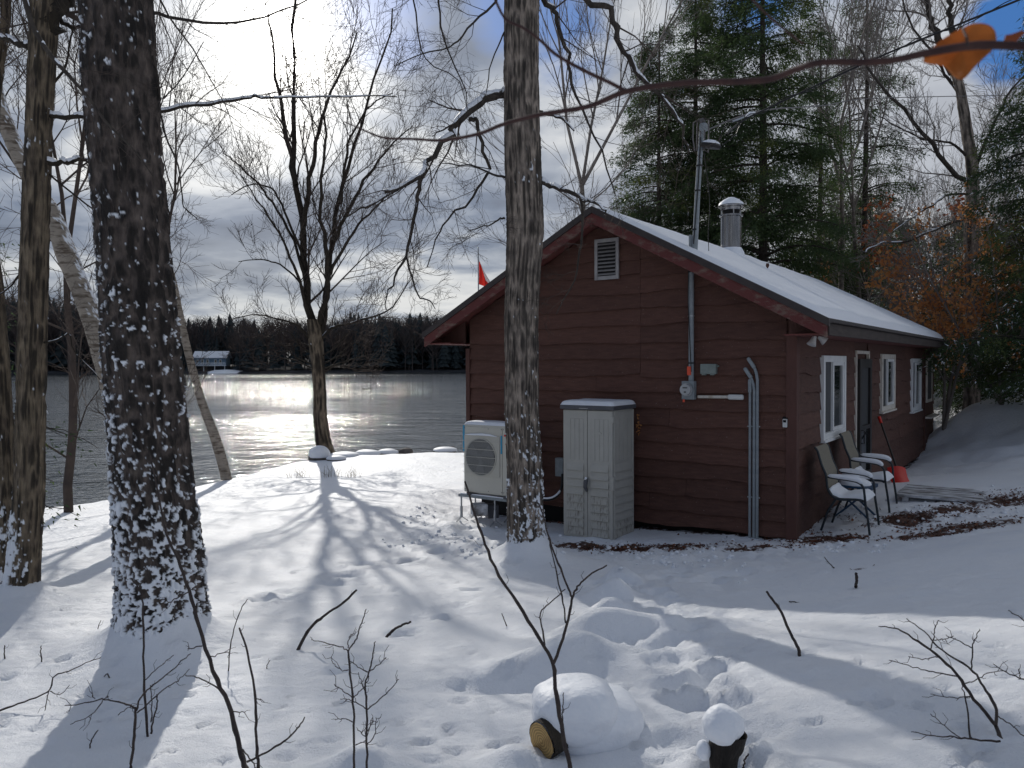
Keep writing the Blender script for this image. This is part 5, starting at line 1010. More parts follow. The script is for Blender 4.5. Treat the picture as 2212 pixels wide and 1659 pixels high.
def shore_maple():
    rn = random.Random(17); Y = 21.6; base = at(700, 972, Y); T = thing('maple_tree', 'bare many stemmed maple on the shore with a wide twiggy crown before the sun', 'tree', base)
    P = cpath([(676, 690), (682, 735), (686, 780), (690, 840), (692, 900), (699, 955), (706, 985)][::-1], Y)-base
    bark_trunk('trunk', P, [r*Y/FPX for r in (21, 17, 14.5, 14, 14.5, 16, 13)], 'bark_brown', T, 48, 180, .012, 12, 2., lambda th, s, z: -.62+.2*np.exp(-((z-2.95)/.12)**2)+.0*th, 6, .02)
    tw = newout()
    def M(pl, r0, r1, dY=0., snow=0., kids=12, tl=1.6, m='bark_brown', **k): return limb(T, pl, Y, r0*Y/FPX, r1*Y/FPX, rn, dY, m=m, snow=snow, kids=int(kids*.72), tl=tl, tw=tw, tip=k.pop('tip', .0048), n=18, up=.35, **k)
    M([(681, 735), (672, 700), (664, 640), (656, 560), (648, 470), (640, 390), (635, 300), (633, 220), (636, 130), (640, 50), (640, -60)], 9.5, 2.5, .5, kids=22, tl=2.0, seed=1)
    M([(688, 735), (700, 690), (708, 600), (716, 530), (730, 450), (748, 380), (770, 300), (800, 210), (830, 120), (850, 20)], 7, 1.6, 1.2, kids=20, tl=1.9, seed=2)
    M([(690, 700), (704, 630), (707, 560), (700, 500), (693, 460), (696, 380), (702, 300), (700, 220)], 6, 2, -.8, kids=14, seed=3)
    M([(652, 520), (665, 420), (678, 340), (692, 270), (712, 210), (740, 150), (770, 70)], 6, 1.5, -.5, kids=18, tl=1.8, seed=4)
    M([(640, 400), (626, 330), (610, 250), (598, 180), (590, 100), (580, 30)], 6, 1.6, .8, kids=15, tl=1.6, seed=5)
    M([(672, 700), (650, 620), (630, 560), (600, 500), (560, 440), (520, 380)], 4, 1, -.6, kids=14, tl=1.5, seed=6)
    M([(660, 600), (630, 510), (590, 440), (560, 400), (510, 350), (480, 330)], 3.5, 1, .9, kids=13, tl=1.4, seed=7)
    M([(656, 560), (620, 470), (590, 410), (540, 400), (500, 420)], 3, 1, .2, kids=10, tl=1.2, seed=8)
    M([(720, 520), (760, 440), (800, 370), (850, 310), (890, 270)], 4.5, 1, .3, kids=15, tl=1.6, seed=9)
    M([(708, 600), (740, 540), (780, 480), (830, 430), (880, 400)], 4, 1, -.7, kids=14, tl=1.5, seed=10)
    M([(735, 440), (745, 360), (760, 290), (800, 230), (850, 200)], 4, 1, .8, kids=13, tl=1.5, seed=11)
    M([(664, 640), (640, 600), (600, 570), (560, 560), (515, 565)], 2.5, .8, .4, kids=10, tl=1.1, seed=12)
    M([(690, 735), (710, 715), (730, 705), (780, 690), (840, 670), (890, 600)], 4, 1, -.4, .6, kids=12, tl=1.3, seed=13)
    M([(680, 740), (660, 722), (640, 700), (600, 690), (550, 680), (500, 690)], 3, .8, -.5, kids=11, tl=1.2, seed=14)
    for k, (a, b) in enumerate((((680, 790), (560, 745)), ((683, 800), (575, 778)), ((690, 790), (800, 745)), ((692, 800), (840, 775)), ((690, 770), (790, 720)), ((686, 770), (590, 720)), ((695, 810), (770, 795)), ((680, 760), (600, 760)))):
        M([a, ((a[0]*2+b[0])/3, a[1]-18), ((a[0]+b[0]*2)/3, b[1]-4), (b[0], b[1]+8)], 1.8, .6, rn.uniform(-1, 1), kids=7, tl=.8, seed=20+k, twr=.6)
    link('twigs', twig_mesh('twigs', tw, 'bark_twig', sides=(6, 4, 3, 3)), T); fix(T, base)
shore_maple()

# ------------------------------------------------------------------ hemlocks and other evergreens behind the cabin
def hemlock_meshes(seed, h=14., R0=3.6, bare=.18, nbr=110, nleaf=26000, snow=.0, leaf=(.13, .055)):
    """trunk, limbs and a crown of thousands of small needle sprays drooping from layered limbs"""
    r = np.random.RandomState(seed); br = []; L = []; D = []
    for k in range(nbr):
        f = bare+(1-bare)*(k/nbr)**1.05; z = h*f; a = r.uniform(0, 2*pi); ln = R0*(1-f)**.75*r.uniform(.55, 1.12)+.25; up = r.uniform(.05, .5)*(1.2-f)+.0
        n = 6; t = np.linspace(0, 1, n); side = r.normal(0, .12)
        x = np.cos(a+side*t)*ln*t; y = np.sin(a+side*t)*ln*t; zz = z+ln*(up*t-.42*t**2*(1.1-.3*f))
        P = np.stack([x, y, zz], -1); br.append((P, np.linspace(.010+.012*ln, .004, n)))
        ns = int(5+ln*6)
        for q in range(ns):
            tq = r.uniform(.15, 1); b = np.array([np.interp(tq, t, P[:, i]) for i in range(3)]); aa = a+r.choice([-1, 1])*r.uniform(.5, 1.2); l2 = ln*.34*(1.15-tq)+.22; e = b+np.array([np.cos(aa)*l2, np.sin(aa)*l2, -l2*r.uniform(.05, .55)])
            if r.rand() < .6: br.append((np.array([b, (b+e)/2+np.array([0, 0, .03]), e]), np.array([.006, .005, .003])))
            m = int(nleaf/(nbr*(5+R0*3.4))*(.45+l2)); tt = r.uniform(0, 1, m)[:, None]; p = b+(e-b)*tt+r.normal(0, .11, (m, 3))*np.array([1, 1, .9])+np.array([0, 0, -.07]); L.append(p)
            dd = (e-b)/np.linalg.norm(e-b)+r.normal(0, .55, (m, 3))+np.array([0, 0, -.25]); D.append(dd)
    P = np.concatenate(L); D = np.concatenate(D); D /= np.linalg.norm(D, axis=1, keepdims=True); n = len(P); S = np.cross(D, r.normal(0, 1, (n, 3))*np.array([.5, .5, 1])); S /= np.linalg.norm(S, axis=1, keepdims=True)+1e-9
    ll = leaf[0]*r.uniform(.6, 1.5, (n, 1)); ww = leaf[1]*r.uniform(.5, 1.3, (n, 1)); V = np.stack([P-S*ww*.5, P+S*ww*.5, P+D*ll], 1).reshape(-1, 3); F = np.arange(3*n).reshape(-1, 3)
    fm = (vn(P[:, 0]*.7, P[:, 1]*.7, P[:, 2]*.7) > .38).astype(int)
    mats = ['needles', 'needles_yellow']
    if snow:
        up = (np.abs(S[:, 2]) < .5) & (r.rand(n) < snow) & (vn(P[:, 0]*3, P[:, 1]*3, P[:, 2]*3) > .0); fm[up] = 2; mats.append('snow')
    crown = np_mesh('crown', V, [F], mats, fm, smooth=False); TV, TF = tubes_np([(resample([(0, 0, -.5), (.03, .02, h*.35), (-.03, .02, h*.7), (0, 0, h)], 10), np.linspace(.009*h+.02, .015, 10))], 10)
    trunk = np_mesh('trunk', TV, [TF], 'bark_hemlock'); BV, BF = tubes_np([b for b in br if len(b[0]) == 6], 4); B2, F2 = tubes_np([b for b in br if len(b[0]) == 3], 3)
    limbs = np_mesh('limbs', np.concatenate([BV, B2]), [np.concatenate([BF, F2+len(BV)])], 'bark_hemlock'); return [trunk, limbs, crown]
def place_tree(name, label, px, pyb, Y, meshes, sc=1., rz=0., group=None, cat='tree', names=('trunk', 'limbs', 'crown'), lean=0., zs=1.):
    p = at(px, pyb, Y); g = gz(p[0], Y); T = thing(name, label, cat, (p[0], Y, g-.05), rz, group); T.rotation_euler[1] = lean
    for n, me in zip(names, meshes):
        o = link(n, me, T, (0, 0, 0)); o.scale = (sc, sc, sc*zs)
    return T
def evergreens():
    A = hemlock_meshes(1, 19, 4.6, .12, 175, 150000, leaf=(.11, .040)); B = hemlock_meshes(2, 14, 3.4, .05, 140, 84000, snow=.14, leaf=(.11, .038)); Cc = hemlock_meshes(3, 6.0, 1.9, .03, 80, 26000, snow=.18, leaf=(.09, .036)); Dd = hemlock_meshes(4, 16, 2.8, .22, 95, 32000, leaf=(.11, .038))
    print('TRIS', [len(q[2].polygons) for q in (A, B, Cc, Dd)])
    place_tree('hemlock_tree', 'big dark hemlock with a thick trunk right of the metal chimney', 1648, 560, 25, A, 1.0, .4)
    place_tree('hemlock_tree', 'hemlock behind the service mast, dense down to the roof', 1502, 560, 28, A, .92, 2.2)
    place_tree('hemlock_tree', 'dense snow dusted hemlock filling the gap left of the service mast', 1425, 560, 27, B, 1.0, 1.)
    place_tree('hemlock_tree', 'sparse tall hemlock with gaps of sky between the two pale thin trunks', 1868, 560, 30, Dd, 1.05, 3.1)
    place_tree('hemlock_tree', 'thin crowned hemlock right of the big hemlock trunk', 1770, 560, 34, Dd, 1.0, 4.1)
    place_tree('hemlock_tree', 'dark hemlock cut by the right edge of the photo, snow on its sprays', 2285, 800, 17, B, .80, 2.1)
    place_tree('hemlock_tree', 'low snow dusted hemlock wrapped round the foot of the big forked tree', 2108, 850, 21.8, Cc, .85, .3)
    place_tree('hemlock_tree', 'young hemlock just past the far end of the cabin', 2058, 860, 25, Cc, .95, 3.3)
    place_tree('hemlock_tree', 'bright green young hemlock low at the right edge', 2205, 860, 21, Cc, .72, 5.)
    place_tree('hemlock_tree', 'small hemlock between the cabin roof end and the orange beeches', 1960, 700, 33, Cc, 1.1, 1.9)
    place_tree('hemlock_tree', 'small hemlock rising over the cabin roof below the big hemlock', 1790, 600, 30, Cc, 1.15, 2.7)
    place_tree('hemlock_tree', 'low hemlock showing above the roof left of the orange beeches', 1880, 650, 36, Cc, 1.4, .9)
    g = 'hemlocks deeper in the woods'
    r = random.Random(4)
    for i in range(6):
        px = 1345+i*110+r.uniform(-20, 20); place_tree('hemlock_tree', 'dark hemlock deeper in the woods behind the cabin', px, 700, r.uniform(38, 60), (B, Cc)[i % 2], r.uniform(.45, .65) if i % 2 == 0 else r.uniform(.9, 1.3), r.uniform(0, 6), g)
    # a green spray reaching in from the left
    E = hemlock_meshes(8, 3.4, 1.1, .2, 26, 3600, leaf=(.05, .022))
    p = at(-60, 1300, 7.4); T = thing('hemlock_sapling', 'sparse green hemlock sprays reaching in at the left edge of the photo', 'tree', (p[0]-.25, p[1], gz(p[0], p[1])))
    for n, me in zip(('trunk', 'limbs', 'crown'), E): link(n, me, T, (0, 0, 0))
evergreens()
def bare_meshes(seed, h=12., r0=.12, m='bark_far', tip=.006, spread=.6, fork=3, kids=(9, 7, 5, 3)):
    rn = random.Random(seed); out = newout(); d = unit(np.array([rn.gauss(0, .05), rn.gauss(0, .05), 1.])); n = 7; pts = [np.array([0, 0, -.3])]
    for i in range(n-1): pts.append(pts[-1]+d*h*.5/(n-1)+np.array([rn.gauss(0, .05), rn.gauss(0, .05), 0]))
    P, R_ = resample(pts, 12, np.linspace(r0, r0*.62, n)); V, F = tubes_np([(P, R_)], 8); trunk = np_mesh('trunk', V, [F], m)
    for k in range(fork):
        a = k*2*pi/fork+rn.uniform(-.5, .5); grow(out, P[-1]*1., unit(np.array([cos(a)*.35, sin(a)*.35, 1.])), h*rn.uniform(.42, .58), r0*.5, 0, rn, tip, .35, 0, kids, spread, .12, .5)
    for k in range(7):
        i = rn.randint(3, 11); a = rn.uniform(0, 6.28); grow(out, P[i], unit(np.array([cos(a), sin(a), .7])), h*rn.uniform(.16, .30), r0*.22, 1, rn, tip, .3, 0, kids, spread, .15, .55)
    return [trunk, twig_mesh('crown', out, 'bark_far' if m != 'bark_twig' else m, sides=(5, 4, 3, 3))]
def bare_trees():
    K = [bare_meshes(s, h, r, m) for s, h, r, m in ((1, 13, .12, 'bark_far'), (2, 15, .14, 'bark_far'), (3, 11, .09, 'bark_far'), (4, 14, .10, 'bark_pale'), (5, 12, .08, 'bark_pale'))]
    nm = ('trunk', 'crown')
    # the ones that can be told apart
    place_tree('birch_tree', 'pale birch with forking stems rising just right of the middle trunk, over the roof peak', 1277, 560, 26, bare_meshes(12, 17, .115, 'bark_pale', spread=.45), 1, 1.2, names=nm)
    place_tree('birch_tree', 'thin pale birch trunk left of the sparse hemlock', 1828, 560, 27, K[3], 1.15, 2.2, names=nm)
    place_tree('birch_tree', 'thin pale birch trunk curving up right of the sparse hemlock', 1890, 560, 29, K[4], 1.2, 4.2, names=nm, lean=.10)
    r = random.Random(77); g = 'leafless trees behind the cabin'
    n = 0
    for px0, px1, cnt, y0, y1 in ((1190, 1340, 5, 32, 48), (1340, 1800, 8, 40, 60), (1800, 2260, 30, 42, 78), (2230, 2600, 7, 24, 50)):
        for i in range(cnt):
            px = px0+(px1-px0)*(i+r.random()*.9)/cnt; Y = r.uniform(y0, y1)
            place_tree('bare_tree', 'leafless grey tree standing in the woods behind the cabin', px, 700, Y, K[n % 5], r.uniform(.62, .95), r.uniform(0, 6.28), g, names=nm, lean=r.uniform(-.07, .07)); n += 1
    # left of the big trunk, at the water
    KL = [bare_meshes(s, 8., .07, 'bark_twig', tip=.0035, kids=(8, 7, 6, 4)) for s in (41, 42)]
    for i, (px, Y, s, lab) in enumerate(((-120, 12.5, 1.25, 'leafless tree outside the left edge with twigs reaching into the sky'), (150, 13.4, 1.2, 'thin leafless tree on the bank between the left trunk and the huge dark trunk'), (318, 15.0, 1.15, 'leafless tree on the bank hidden behind the huge dark trunk, fine branches spreading right'))):
        p = at(px, 1000, Y); yy = min(Y, float(np.interp(p[0], SX, SY))-.4); T = thing('bare_tree', lab, 'tree', (p[0], yy, gz(p[0], yy)-.05), i*1.7)
        for n_, me in zip(nm, KL[i % 2]): link(n_, me, T, (0, 0, 0)).scale = (s, s, s)
bare_trees()
def forked_tree():
    rn = random.Random(61); Y = 20.6; base = at(2098, 880, Y); T = thing('forked_tree', 'tall dark forked bare tree standing right of the cabin end above the snow mound', 'tree', base)
    P = cpath([(2055, 130), (2075, 200), (2091, 300), (2101, 383), (2098, 533), (2100, 700), (2099, 850), (2099, 900)][::-1], Y)-base
    bark_trunk('trunk', P, [r*Y/FPX for r in (21, 17, 16, 15, 13.5, 12, 10, 9)], 'bark_grey', T, 40, 180, .012, 10, 2., lambda th, s, z: -.60+.25*np.cos(th-2.)*(z > 0), 9, .015); tw = newout()
    def M(pl, r0, r1, dY=0., snow=0., **k): return limb(T, pl, Y, r0*Y/FPX, r1*Y/FPX, rn, dY, m='bark_grey', snow=snow, tw=tw, tip=.005, n=16, **k)
    M([(2058, 160), (2030, 90), (2008, 33), (1998, -40)], 8, 5, .4, kids=9, tl=1.6, up=.3, seed=1); M([(2062, 150), (2057, 60), (2055, 0), (2060, -80)], 7, 4, -.3, kids=9, tl=1.6, up=.3, seed=2)
    M([(2098, 395), (2085, 390), (2041, 350), (2008, 300), (1960, 245), (1908, 190), (1875, 147), (1850, 100)], 6, 1.5, -1.2, kids=14, tl=1.4, up=.3, seed=3)
    M([(2085, 335), (2055, 310), (2000, 300), (1950, 280), (1900, 250)], 3, 1, -.5, kids=10, tl=1.2, seed=4); M([(2078, 210), (2060, 185), (2040, 160), (2010, 110), (1960, 40), (1950, -20)], 4, 1.5, .8, kids=10, tl=1.3, up=.3, seed=5)
    M([(2095, 400), (2120, 330), (2150, 260), (2190, 190), (2240, 130)], 4, 1.4, -.6, kids=12, tl=1.4, up=.3, seed=6); M([(2098, 470), (2060, 480), (2010, 500), (1960, 520), (1905, 525), (1870, 545)], 3.4, 1, -2., 1.0, kids=9, tl=.9, seed=7)
    M([(2098, 420), (2050, 420), (2020, 440), (1970, 470), (1930, 500)], 2.5, .8, -1.2, .9, kids=8, tl=.9, seed=8)
    link('twigs', twig_mesh('twigs', tw, 'bark_far', sides=(5, 4, 3, 3)), T); fix(T, base)
forked_tree()
def beeches():
    """young beeches that keep their orange leaves"""
    def mesh(seed, h, nl, m):
        rn = random.Random(seed); r = np.random.RandomState(seed); out = newout()
        for k in range(3): grow(out, np.array([0, 0, 0.]), unit(np.array([rn.gauss(0, .25), rn.gauss(0, .25), 1])), h, .03, 0, rn, .004, .05, .05, (9, 7, 5, 3), .9, .10, .45)
        tips = np.concatenate([p[1:] for p, _ in out[2]]+[p[1:] for p, _ in out[3]]); keep = vn(tips[:, 0]*1.1, tips[:, 1]*1.1, tips[:, 2]*1.1+seed) > .02; tips = tips[keep]; q = tips[r.randint(0, len(tips), nl)]+r.normal(0, .06, (nl, 3)); D = r.normal(0, 1, (nl, 3))+np.array([0, 0, -.7]); D /= np.linalg.norm(D, axis=1, keepdims=True); S = np.cross(D, r.normal(0, 1, (nl, 3))); S /= np.linalg.norm(S, axis=1, keepdims=True); l = .085*r.uniform(.6, 1.3, (nl, 1))
        V = np.stack([q, q+D*l*.5+S*l*.32, q+D*l, q+D*l*.5-S*l*.32], 1).reshape(-1, 3); return [twig_mesh('branches', out, 'bark_far', sides=(5, 4, 3, 3)), np_mesh('leaves', V, [np.arange(4*nl).reshape(-1, 4)], m, smooth=False)]
    K = [mesh(1, 3.6, 2000, 'leaf_orange'), mesh(2, 3.3, 1700, 'leaf_orange'), mesh(3, 3.0, 1000, 'leaf_red')]
    for i, (px, Y, k, s, lab) in enumerate(((1985, 22, 0, 1.3, 'orange leaved young beech behind the far end of the roof'), (2040, 18.6, 1, 1.5, 'orange leaved young beech in front of the forked trunk, left side'), (2165, 18.2, 0, 1.2, 'orange leaved young beech between the forked trunk and the right edge'), (2130, 24, 2, 1.75, 'red brown leaved beech above and behind the forked trunk'), (1915, 27, 2, 1.35, 'thinly leaved reddish beech low over the cabin roof'), (2235, 18.5, 1, 1.3, 'orange leaved beech cut by the right edge'), (2020, 27, 2, 1.9, 'tall thin beech with few dark red leaves above the roof end'))):
        place_tree('beech_tree', lab, px, 800, Y, K[k], s, i*1.1, names=('branches', 'leaves'))
beeches()

# ------------------------------------------------------------------ blurred branch with an orange leaf close to the lens
def near_branch():
    D = .62; b0 = at(2260, 104, D); T = thing('near_branch', 'thin dark red twig close to the camera sweeping across the sky to an orange leaf', 'branch', b0)
    def pth(pl, dist): return np.array([at(a, b, d) for (a, b), d in zip(pl, dist)])-b0
    m = [(744, 263), (790, 283), (831, 298), (890, 300), (954, 303), (1031, 290), (1091, 267), (1171, 247), (1271, 230), (1354, 197), (1471, 180), (1560, 177), (1658, 172), (1720, 150), (1775, 135), (1908, 133), (2008, 113), (2108, 98), (2212, 100), (2290, 106)]
    ds = np.interp(np.arange(len(m)), [0, 9, len(m)-1], [1.15, .85, .56]); P = pth(m, ds); R_ = np.array([1.3, 1.8, 2.6, 2.6, 3.2, 3.8, 4.2, 4.8, 5.4, 6., 6.4, 6.8, 7., 6.8, 6.8, 7, 8, 9, 9, 9])*ds/FPX
    P, R_ = resample(P, 70, R_); V, F = tubes_np([(P, R_)], 10); link('stem', np_mesh('stem', V, [F], 'stem_red'), T)
    s = [(1354, 197), (1310, 175), (1271, 157), (1204, 120), (1167, 87), (1130, 60), (1091, 40), (1066, -10)]; d2 = np.linspace(ds[9], .95, len(s)); Q, R2 = resample(pth(s, d2), 30, np.array([4, 4, 4, 3.6, 3.2, 3, 3, 2.6])*d2/FPX); V, F = tubes_np([(Q, R2)], 8); link('side_twig', np_mesh('side_twig', V, [F], 'stem_red'), T)
    # leaf: two lobes hanging either side of the twig
    out = [(1985, 135), (2010, 108), (2030, 88), (2062, 68), (2095, 52), (2125, 48), (2150, 60), (2154, 85), (2150, 105), (2125, 125), (2100, 150), (2085, 172), (2068, 174), (2052, 155), (2040, 140), (2015, 138)]
    dd = [.60, .60, .60, .59, .59, .58, .575, .57, .565, .575, .585, .59, .60, .605, .61, .605]; c = at(2075, 108, .640)-b0; V = [c]+[at(x, y, d)-b0 for (x, y), d in zip(out, [q_+.05 for q_ in dd])]
    V = [np.array(v) for v in V]; n = len(out); ring2 = [(V[0]*.5+V[i+1]*.5)+np.array([0, -.003*math.sin(i*1.3), .0]) for i in range(n)]; Vv = [V[0]]+ring2+V[1:]
    b = MB(); b.add(Vv, [(0, 1+i, 1+(i+1) % n) for i in range(n)]+[(1+i, 1+n+i, 1+n+(i+1) % n, 1+(i+1) % n) for i in range(n)])
    o = b.build('leaf', 'leaf_near', T); o.data.polygons.foreach_set('use_smooth', [True]*len(o.data.polygons)); o.modifiers.new('sub', 'SUBSURF').render_levels = 2; md = o.modifiers.new('thick', 'SOLIDIFY'); md.thickness = .0004
    b = MB(); st = [at(2090, 100, .57)-b0, at(2088, 80, .57)-b0, at(2080, 62, .58)-b0]; b.tube(st, .0009, 6); b.build('leaf_stalk', 'stem_dark', T)
    p = at(2190, 82, .66); T2 = thing('red_leaf', 'blurred small red leaf close to the lens at the upper right edge', 'leaf', p); b = MB(); pts = [at(x, y, .66)-p for x, y in ((2168, 88), (2172, 76), (2184, 74), (2196, 70), (2208, 66), (2214, 72), (2204, 80), (2196, 90), (2180, 96))]; b.add([np.zeros(3)]+pts, [(0, 1+i, 1+(i+1) % 9) for i in range(9)]); o = b.build('blade', 'leaf_red', T2); md = o.modifiers.new('thick', 'SOLIDIFY'); md.thickness = .0004
    s = [(1620, -8), (1650, 25), (1690, 60), (1735, 95)]; Q = np.array([at(a, b_, .8) for a, b_ in s]); p = Q[0]; V, F = tubes_np([(resample(Q-p, 14), np.full(14, .0010))], 6); tag(link('near_twig', np_mesh('near_twig', V, [F], 'stem_red'), None, p), 'short blurred reddish twig near the lens at the top over the hemlocks', 'twig')
near_branch()

# ------------------------------------------------------------------ saplings and sticks in the foreground snow
def sapling(label, stems, Y, name='sapling', mt='stem_dark', cat='sapling', twn=3, seed=0, lean=0.):
    """stems: list of (points in the photo, radius px at the start, at the end, depth start, depth end)"""
    rn = random.Random(seed+50); p0 = cpath([stems[0][0][0]], Y)[0]; T = thing(name, label, cat, p0)
    for q, (pl, r0, r1, y0, y1) in enumerate(stems):
        P = np.array([at(a, b, y0+(y1-y0)*i/max(1, len(pl)-1)) for i, (a, b) in enumerate(pl)])-p0; n = max(6, 4*len(pl)); P, R_ = resample(P, n, np.linspace(r0, r1, len(pl))*(y0+y1)/2/FPX)
        rs = np.random.RandomState(seed*9+q); R_ = R_*(1+.18*(rs.rand(n) > .8)); P[1:-1] += rs.normal(0, .0016, (n-2, 3)); V, F = tubes_np([(P, R_)], 7); o = link('stem' if q == 0 else 'side_branch', np_mesh('stem', V, [F], mt), T)
        tw = []
        for k in range(twn):
            i = rs.randint(n//3, n-1); d = unit(P[min(i+1, n-1)]-P[i-1]); s = unit(np.cross(d, np.array([0, 1, 0]))*rs.choice([-1, 1])+rs.normal(0, .3, 3)); l = rs.uniform(.01, .05); tw.append((np.array([P[i], P[i]+(d*.6+s)*l*.6, P[i]+(d+s*.8)*l]), np.array([.0013, .001, .0007])))
        for t_ in tw: V, F = tubes_np([t_], 5); link('twig', np_mesh('twig', V, [F], mt), T)
    return T
def gY(px, py): return float(ground_hit(px, py)[1])
def saplings():
    y = 2.95
    sapling('tall forked sapling rising in front of the middle trunk and shed', [([(1236, 1690), (1231, 1659), (1214, 1573), (1201, 1489), (1194, 1433), (1164, 1379), (1121, 1309), (1067, 1223), (1041, 1156), (1024, 1106), (1004, 1040)], 5.2, 2.2, y, y+.5),
        ([(1194, 1436), (1214, 1386), (1227, 1339), (1236, 1293), (1244, 1273), (1264, 1249), (1311, 1221)], 3.6, 1.6, y+.15, y+.3), ([(1236, 1293), (1227, 1269), (1204, 1213), (1184, 1156), (1170, 1106), (1160, 1080)], 2.4, 1.4, y+.2, y+.4), ([(1222, 1345), (1214, 1289), (1197, 1213), (1184, 1163)], 1.8, 1.2, y+.2, y+.5), ([(1177, 1399), (1171, 1356), (1167, 1326), (1187, 1303), (1221, 1273)], 1.9, 1.1, y+.2, y+.1), ([(1214, 1573), (1216, 1530), (1218, 1496)], 1.6, .9, y, y)], y, seed=1)
    y = 2.9
    sapling('long bare sapling leaning across the base of the huge dark trunk', [([(534, 1690), (530, 1659), (517, 1613), (500, 1539), (467, 1466), (433, 1366), (410, 1279), (383, 1206), (360, 1156), (350, 1106), (325, 985)], 6, 1.8, y, y+.7), ([(500, 1539), (485, 1500), (460, 1480), (430, 1465), (400, 1458)], 2.2, 1.0, y, y-.1), ([(440, 1385), (455, 1418), (480, 1410), (496, 1410)], 1.4, .8, y+.2, y+.3), ([(410, 1279), (385, 1290), (362, 1304)], 1.5, 1.2, y+.3, y+.3), ([(437, 1395), (405, 1402)], 1.4, 1., y+.3, y+.3), ([(500, 1537), (530, 1538)], 1.3, .9, y, y), ([(517, 1613), (540, 1640), (553, 1659)], 1.6, 1.2, y, y)], y, seed=2)
    sapling('upright thin sapling just right of the long leaning one', [([(562, 1680), (555, 1636), (553, 1573), (550, 1489), (533, 1406), (517, 1356)], 3.4, 2., 2.85, 3.1), ([(533, 1646), (573, 1626), (617, 1599), (643, 1573), (658, 1549)], 2.4, 1.4, 2.85, 3.), ([(551, 1510), (563, 1511)], 1.3, 1., 2.95, 2.95)], 2.85, seed=3)
    yy = gY(319, 1597); sapling('thin straight stem in the shadow of the huge dark trunk', [([(320, 1600), (312, 1473), (310, 1373), (307, 1293), (297, 1268), (283, 1249)], 2.6, 1.3, yy, yy+.2), ([(326, 1585), (331, 1553), (340, 1520), (338, 1500)], 2.2, 1.2, yy, yy), ([(326, 1560), (328, 1520), (325, 1480)], 1.4, .9, yy, yy), ([(312, 1470), (345, 1440), (375, 1415)], 1.1, .7, yy, yy+.2)], yy, seed=4)
    yy = 3.05; sapling('low forking sapling with wide arms at the lower left', [([(284, 1675), (283, 1659), (290, 1590), (293, 1529)], 3.6, 2.6, yy, yy), ([(293, 1529), (275, 1521), (250, 1515), (220, 1511), (180, 1520), (140, 1524)], 2., 1., yy, yy+.1), ([(295, 1535), (305, 1505), (320, 1490), (350, 1465), (380, 1440), (412, 1412)], 2., 1., yy, yy+.2), ([(296, 1540), (330, 1510), (360, 1485), (385, 1470), (410, 1445)], 1.6, .8, yy, yy+.1), ([(222, 1513), (195, 1545), (152, 1565)], 1.1, .7, yy, yy), ([(255, 1545), (275, 1530), (290, 1531)], 1., .7, yy, yy), ([(205, 1510), (197, 1498)], .9, .6, yy, yy), ([(222, 1512), (235, 1505)], .9, .6, yy, yy)], yy, seed=5)
    yy = gY(-20, 1545); sapling('low dark twig lying out from the left edge over the snow', [([(-30, 1545), (0, 1535), (50, 1517), (105, 1493), (118, 1460), (150, 1450), (190, 1430), (218, 1420)], 2.2, .8, yy, yy+.2), ([(108, 1493), (130, 1500), (150, 1480)], 1., .6, yy, yy+.1), ([(105, 1493), (97, 1535)], 1.1, .8, yy, yy)], yy, seed=6)
    for k, (pl, r0, lab) in enumerate((([(92, 1436), (88, 1410), (89, 1395)], 1.5, 'short stub twig in the sunny snow left of the huge trunk shadow'), ([(192, 1628), (197, 1600), (212, 1577)], 1.8, 'tiny forked twig inside the trunk shadow at the lower left'), ([(10, 1425), (10, 1394)], 1.5, 'short upright stub near the left edge'), ([(577, 1450), (577, 1438), (583, 1426)], 1.2, 'tiny twig in the snow left of the curved black stick'), ([(493, 1452), (497, 1400), (510, 1345), (524, 1310), (535, 1295)], 1.4, 'fine leaning twig right of the huge trunk base'), ([(237, 1472), (232, 1456), (219, 1471)], 1.6, 'bent twig lying in the trunk shadow'), ([(212, 1364), (213, 1352), (218, 1340)], 1., 'fine stub left of the huge trunk snow cone'))):
        yy = gY(*pl[0]); sapling(lab, [(pl, r0, r0*.6, yy, yy+.05)], yy, 'twig', cat='twig', twn=1, seed=20+k)
    # shrub, bottom centre
    yy = 2.95; S = [([(770, 1690), (766, 1659), (764, 1580), (762, 1506), (757, 1450), (752, 1406)], 2.8, 2., yy, yy+.1), ([(752, 1406), (765, 1388), (774, 1366), (783, 1340), (791, 1316)], 1.8, 1.1, yy+.1, yy+.2), ([(752, 1405), (735, 1397), (700, 1388), (672, 1382)], 1.4, .8, yy+.1, yy+.1), ([(752, 1400), (752, 1385), (758, 1370)], 1.2, .8, yy, yy), ([(762, 1508), (775, 1495), (790, 1478), (797, 1460)], 1.3, .8, yy, yy), ([(762, 1508), (740, 1492), (722, 1478)], 1.2, .8, yy, yy), ([(753, 1447), (738, 1447), (720, 1432), (716, 1420)], 1.1, .7, yy, yy), ([(768, 1610), (790, 1595), (805, 1550)], 1.2, .7, yy, yy), ([(764, 1560), (745, 1552), (725, 1556)], 1.1, .7, yy, yy)]
    sapling('left stem of the thin shrub at the bottom centre', S, yy, seed=7)
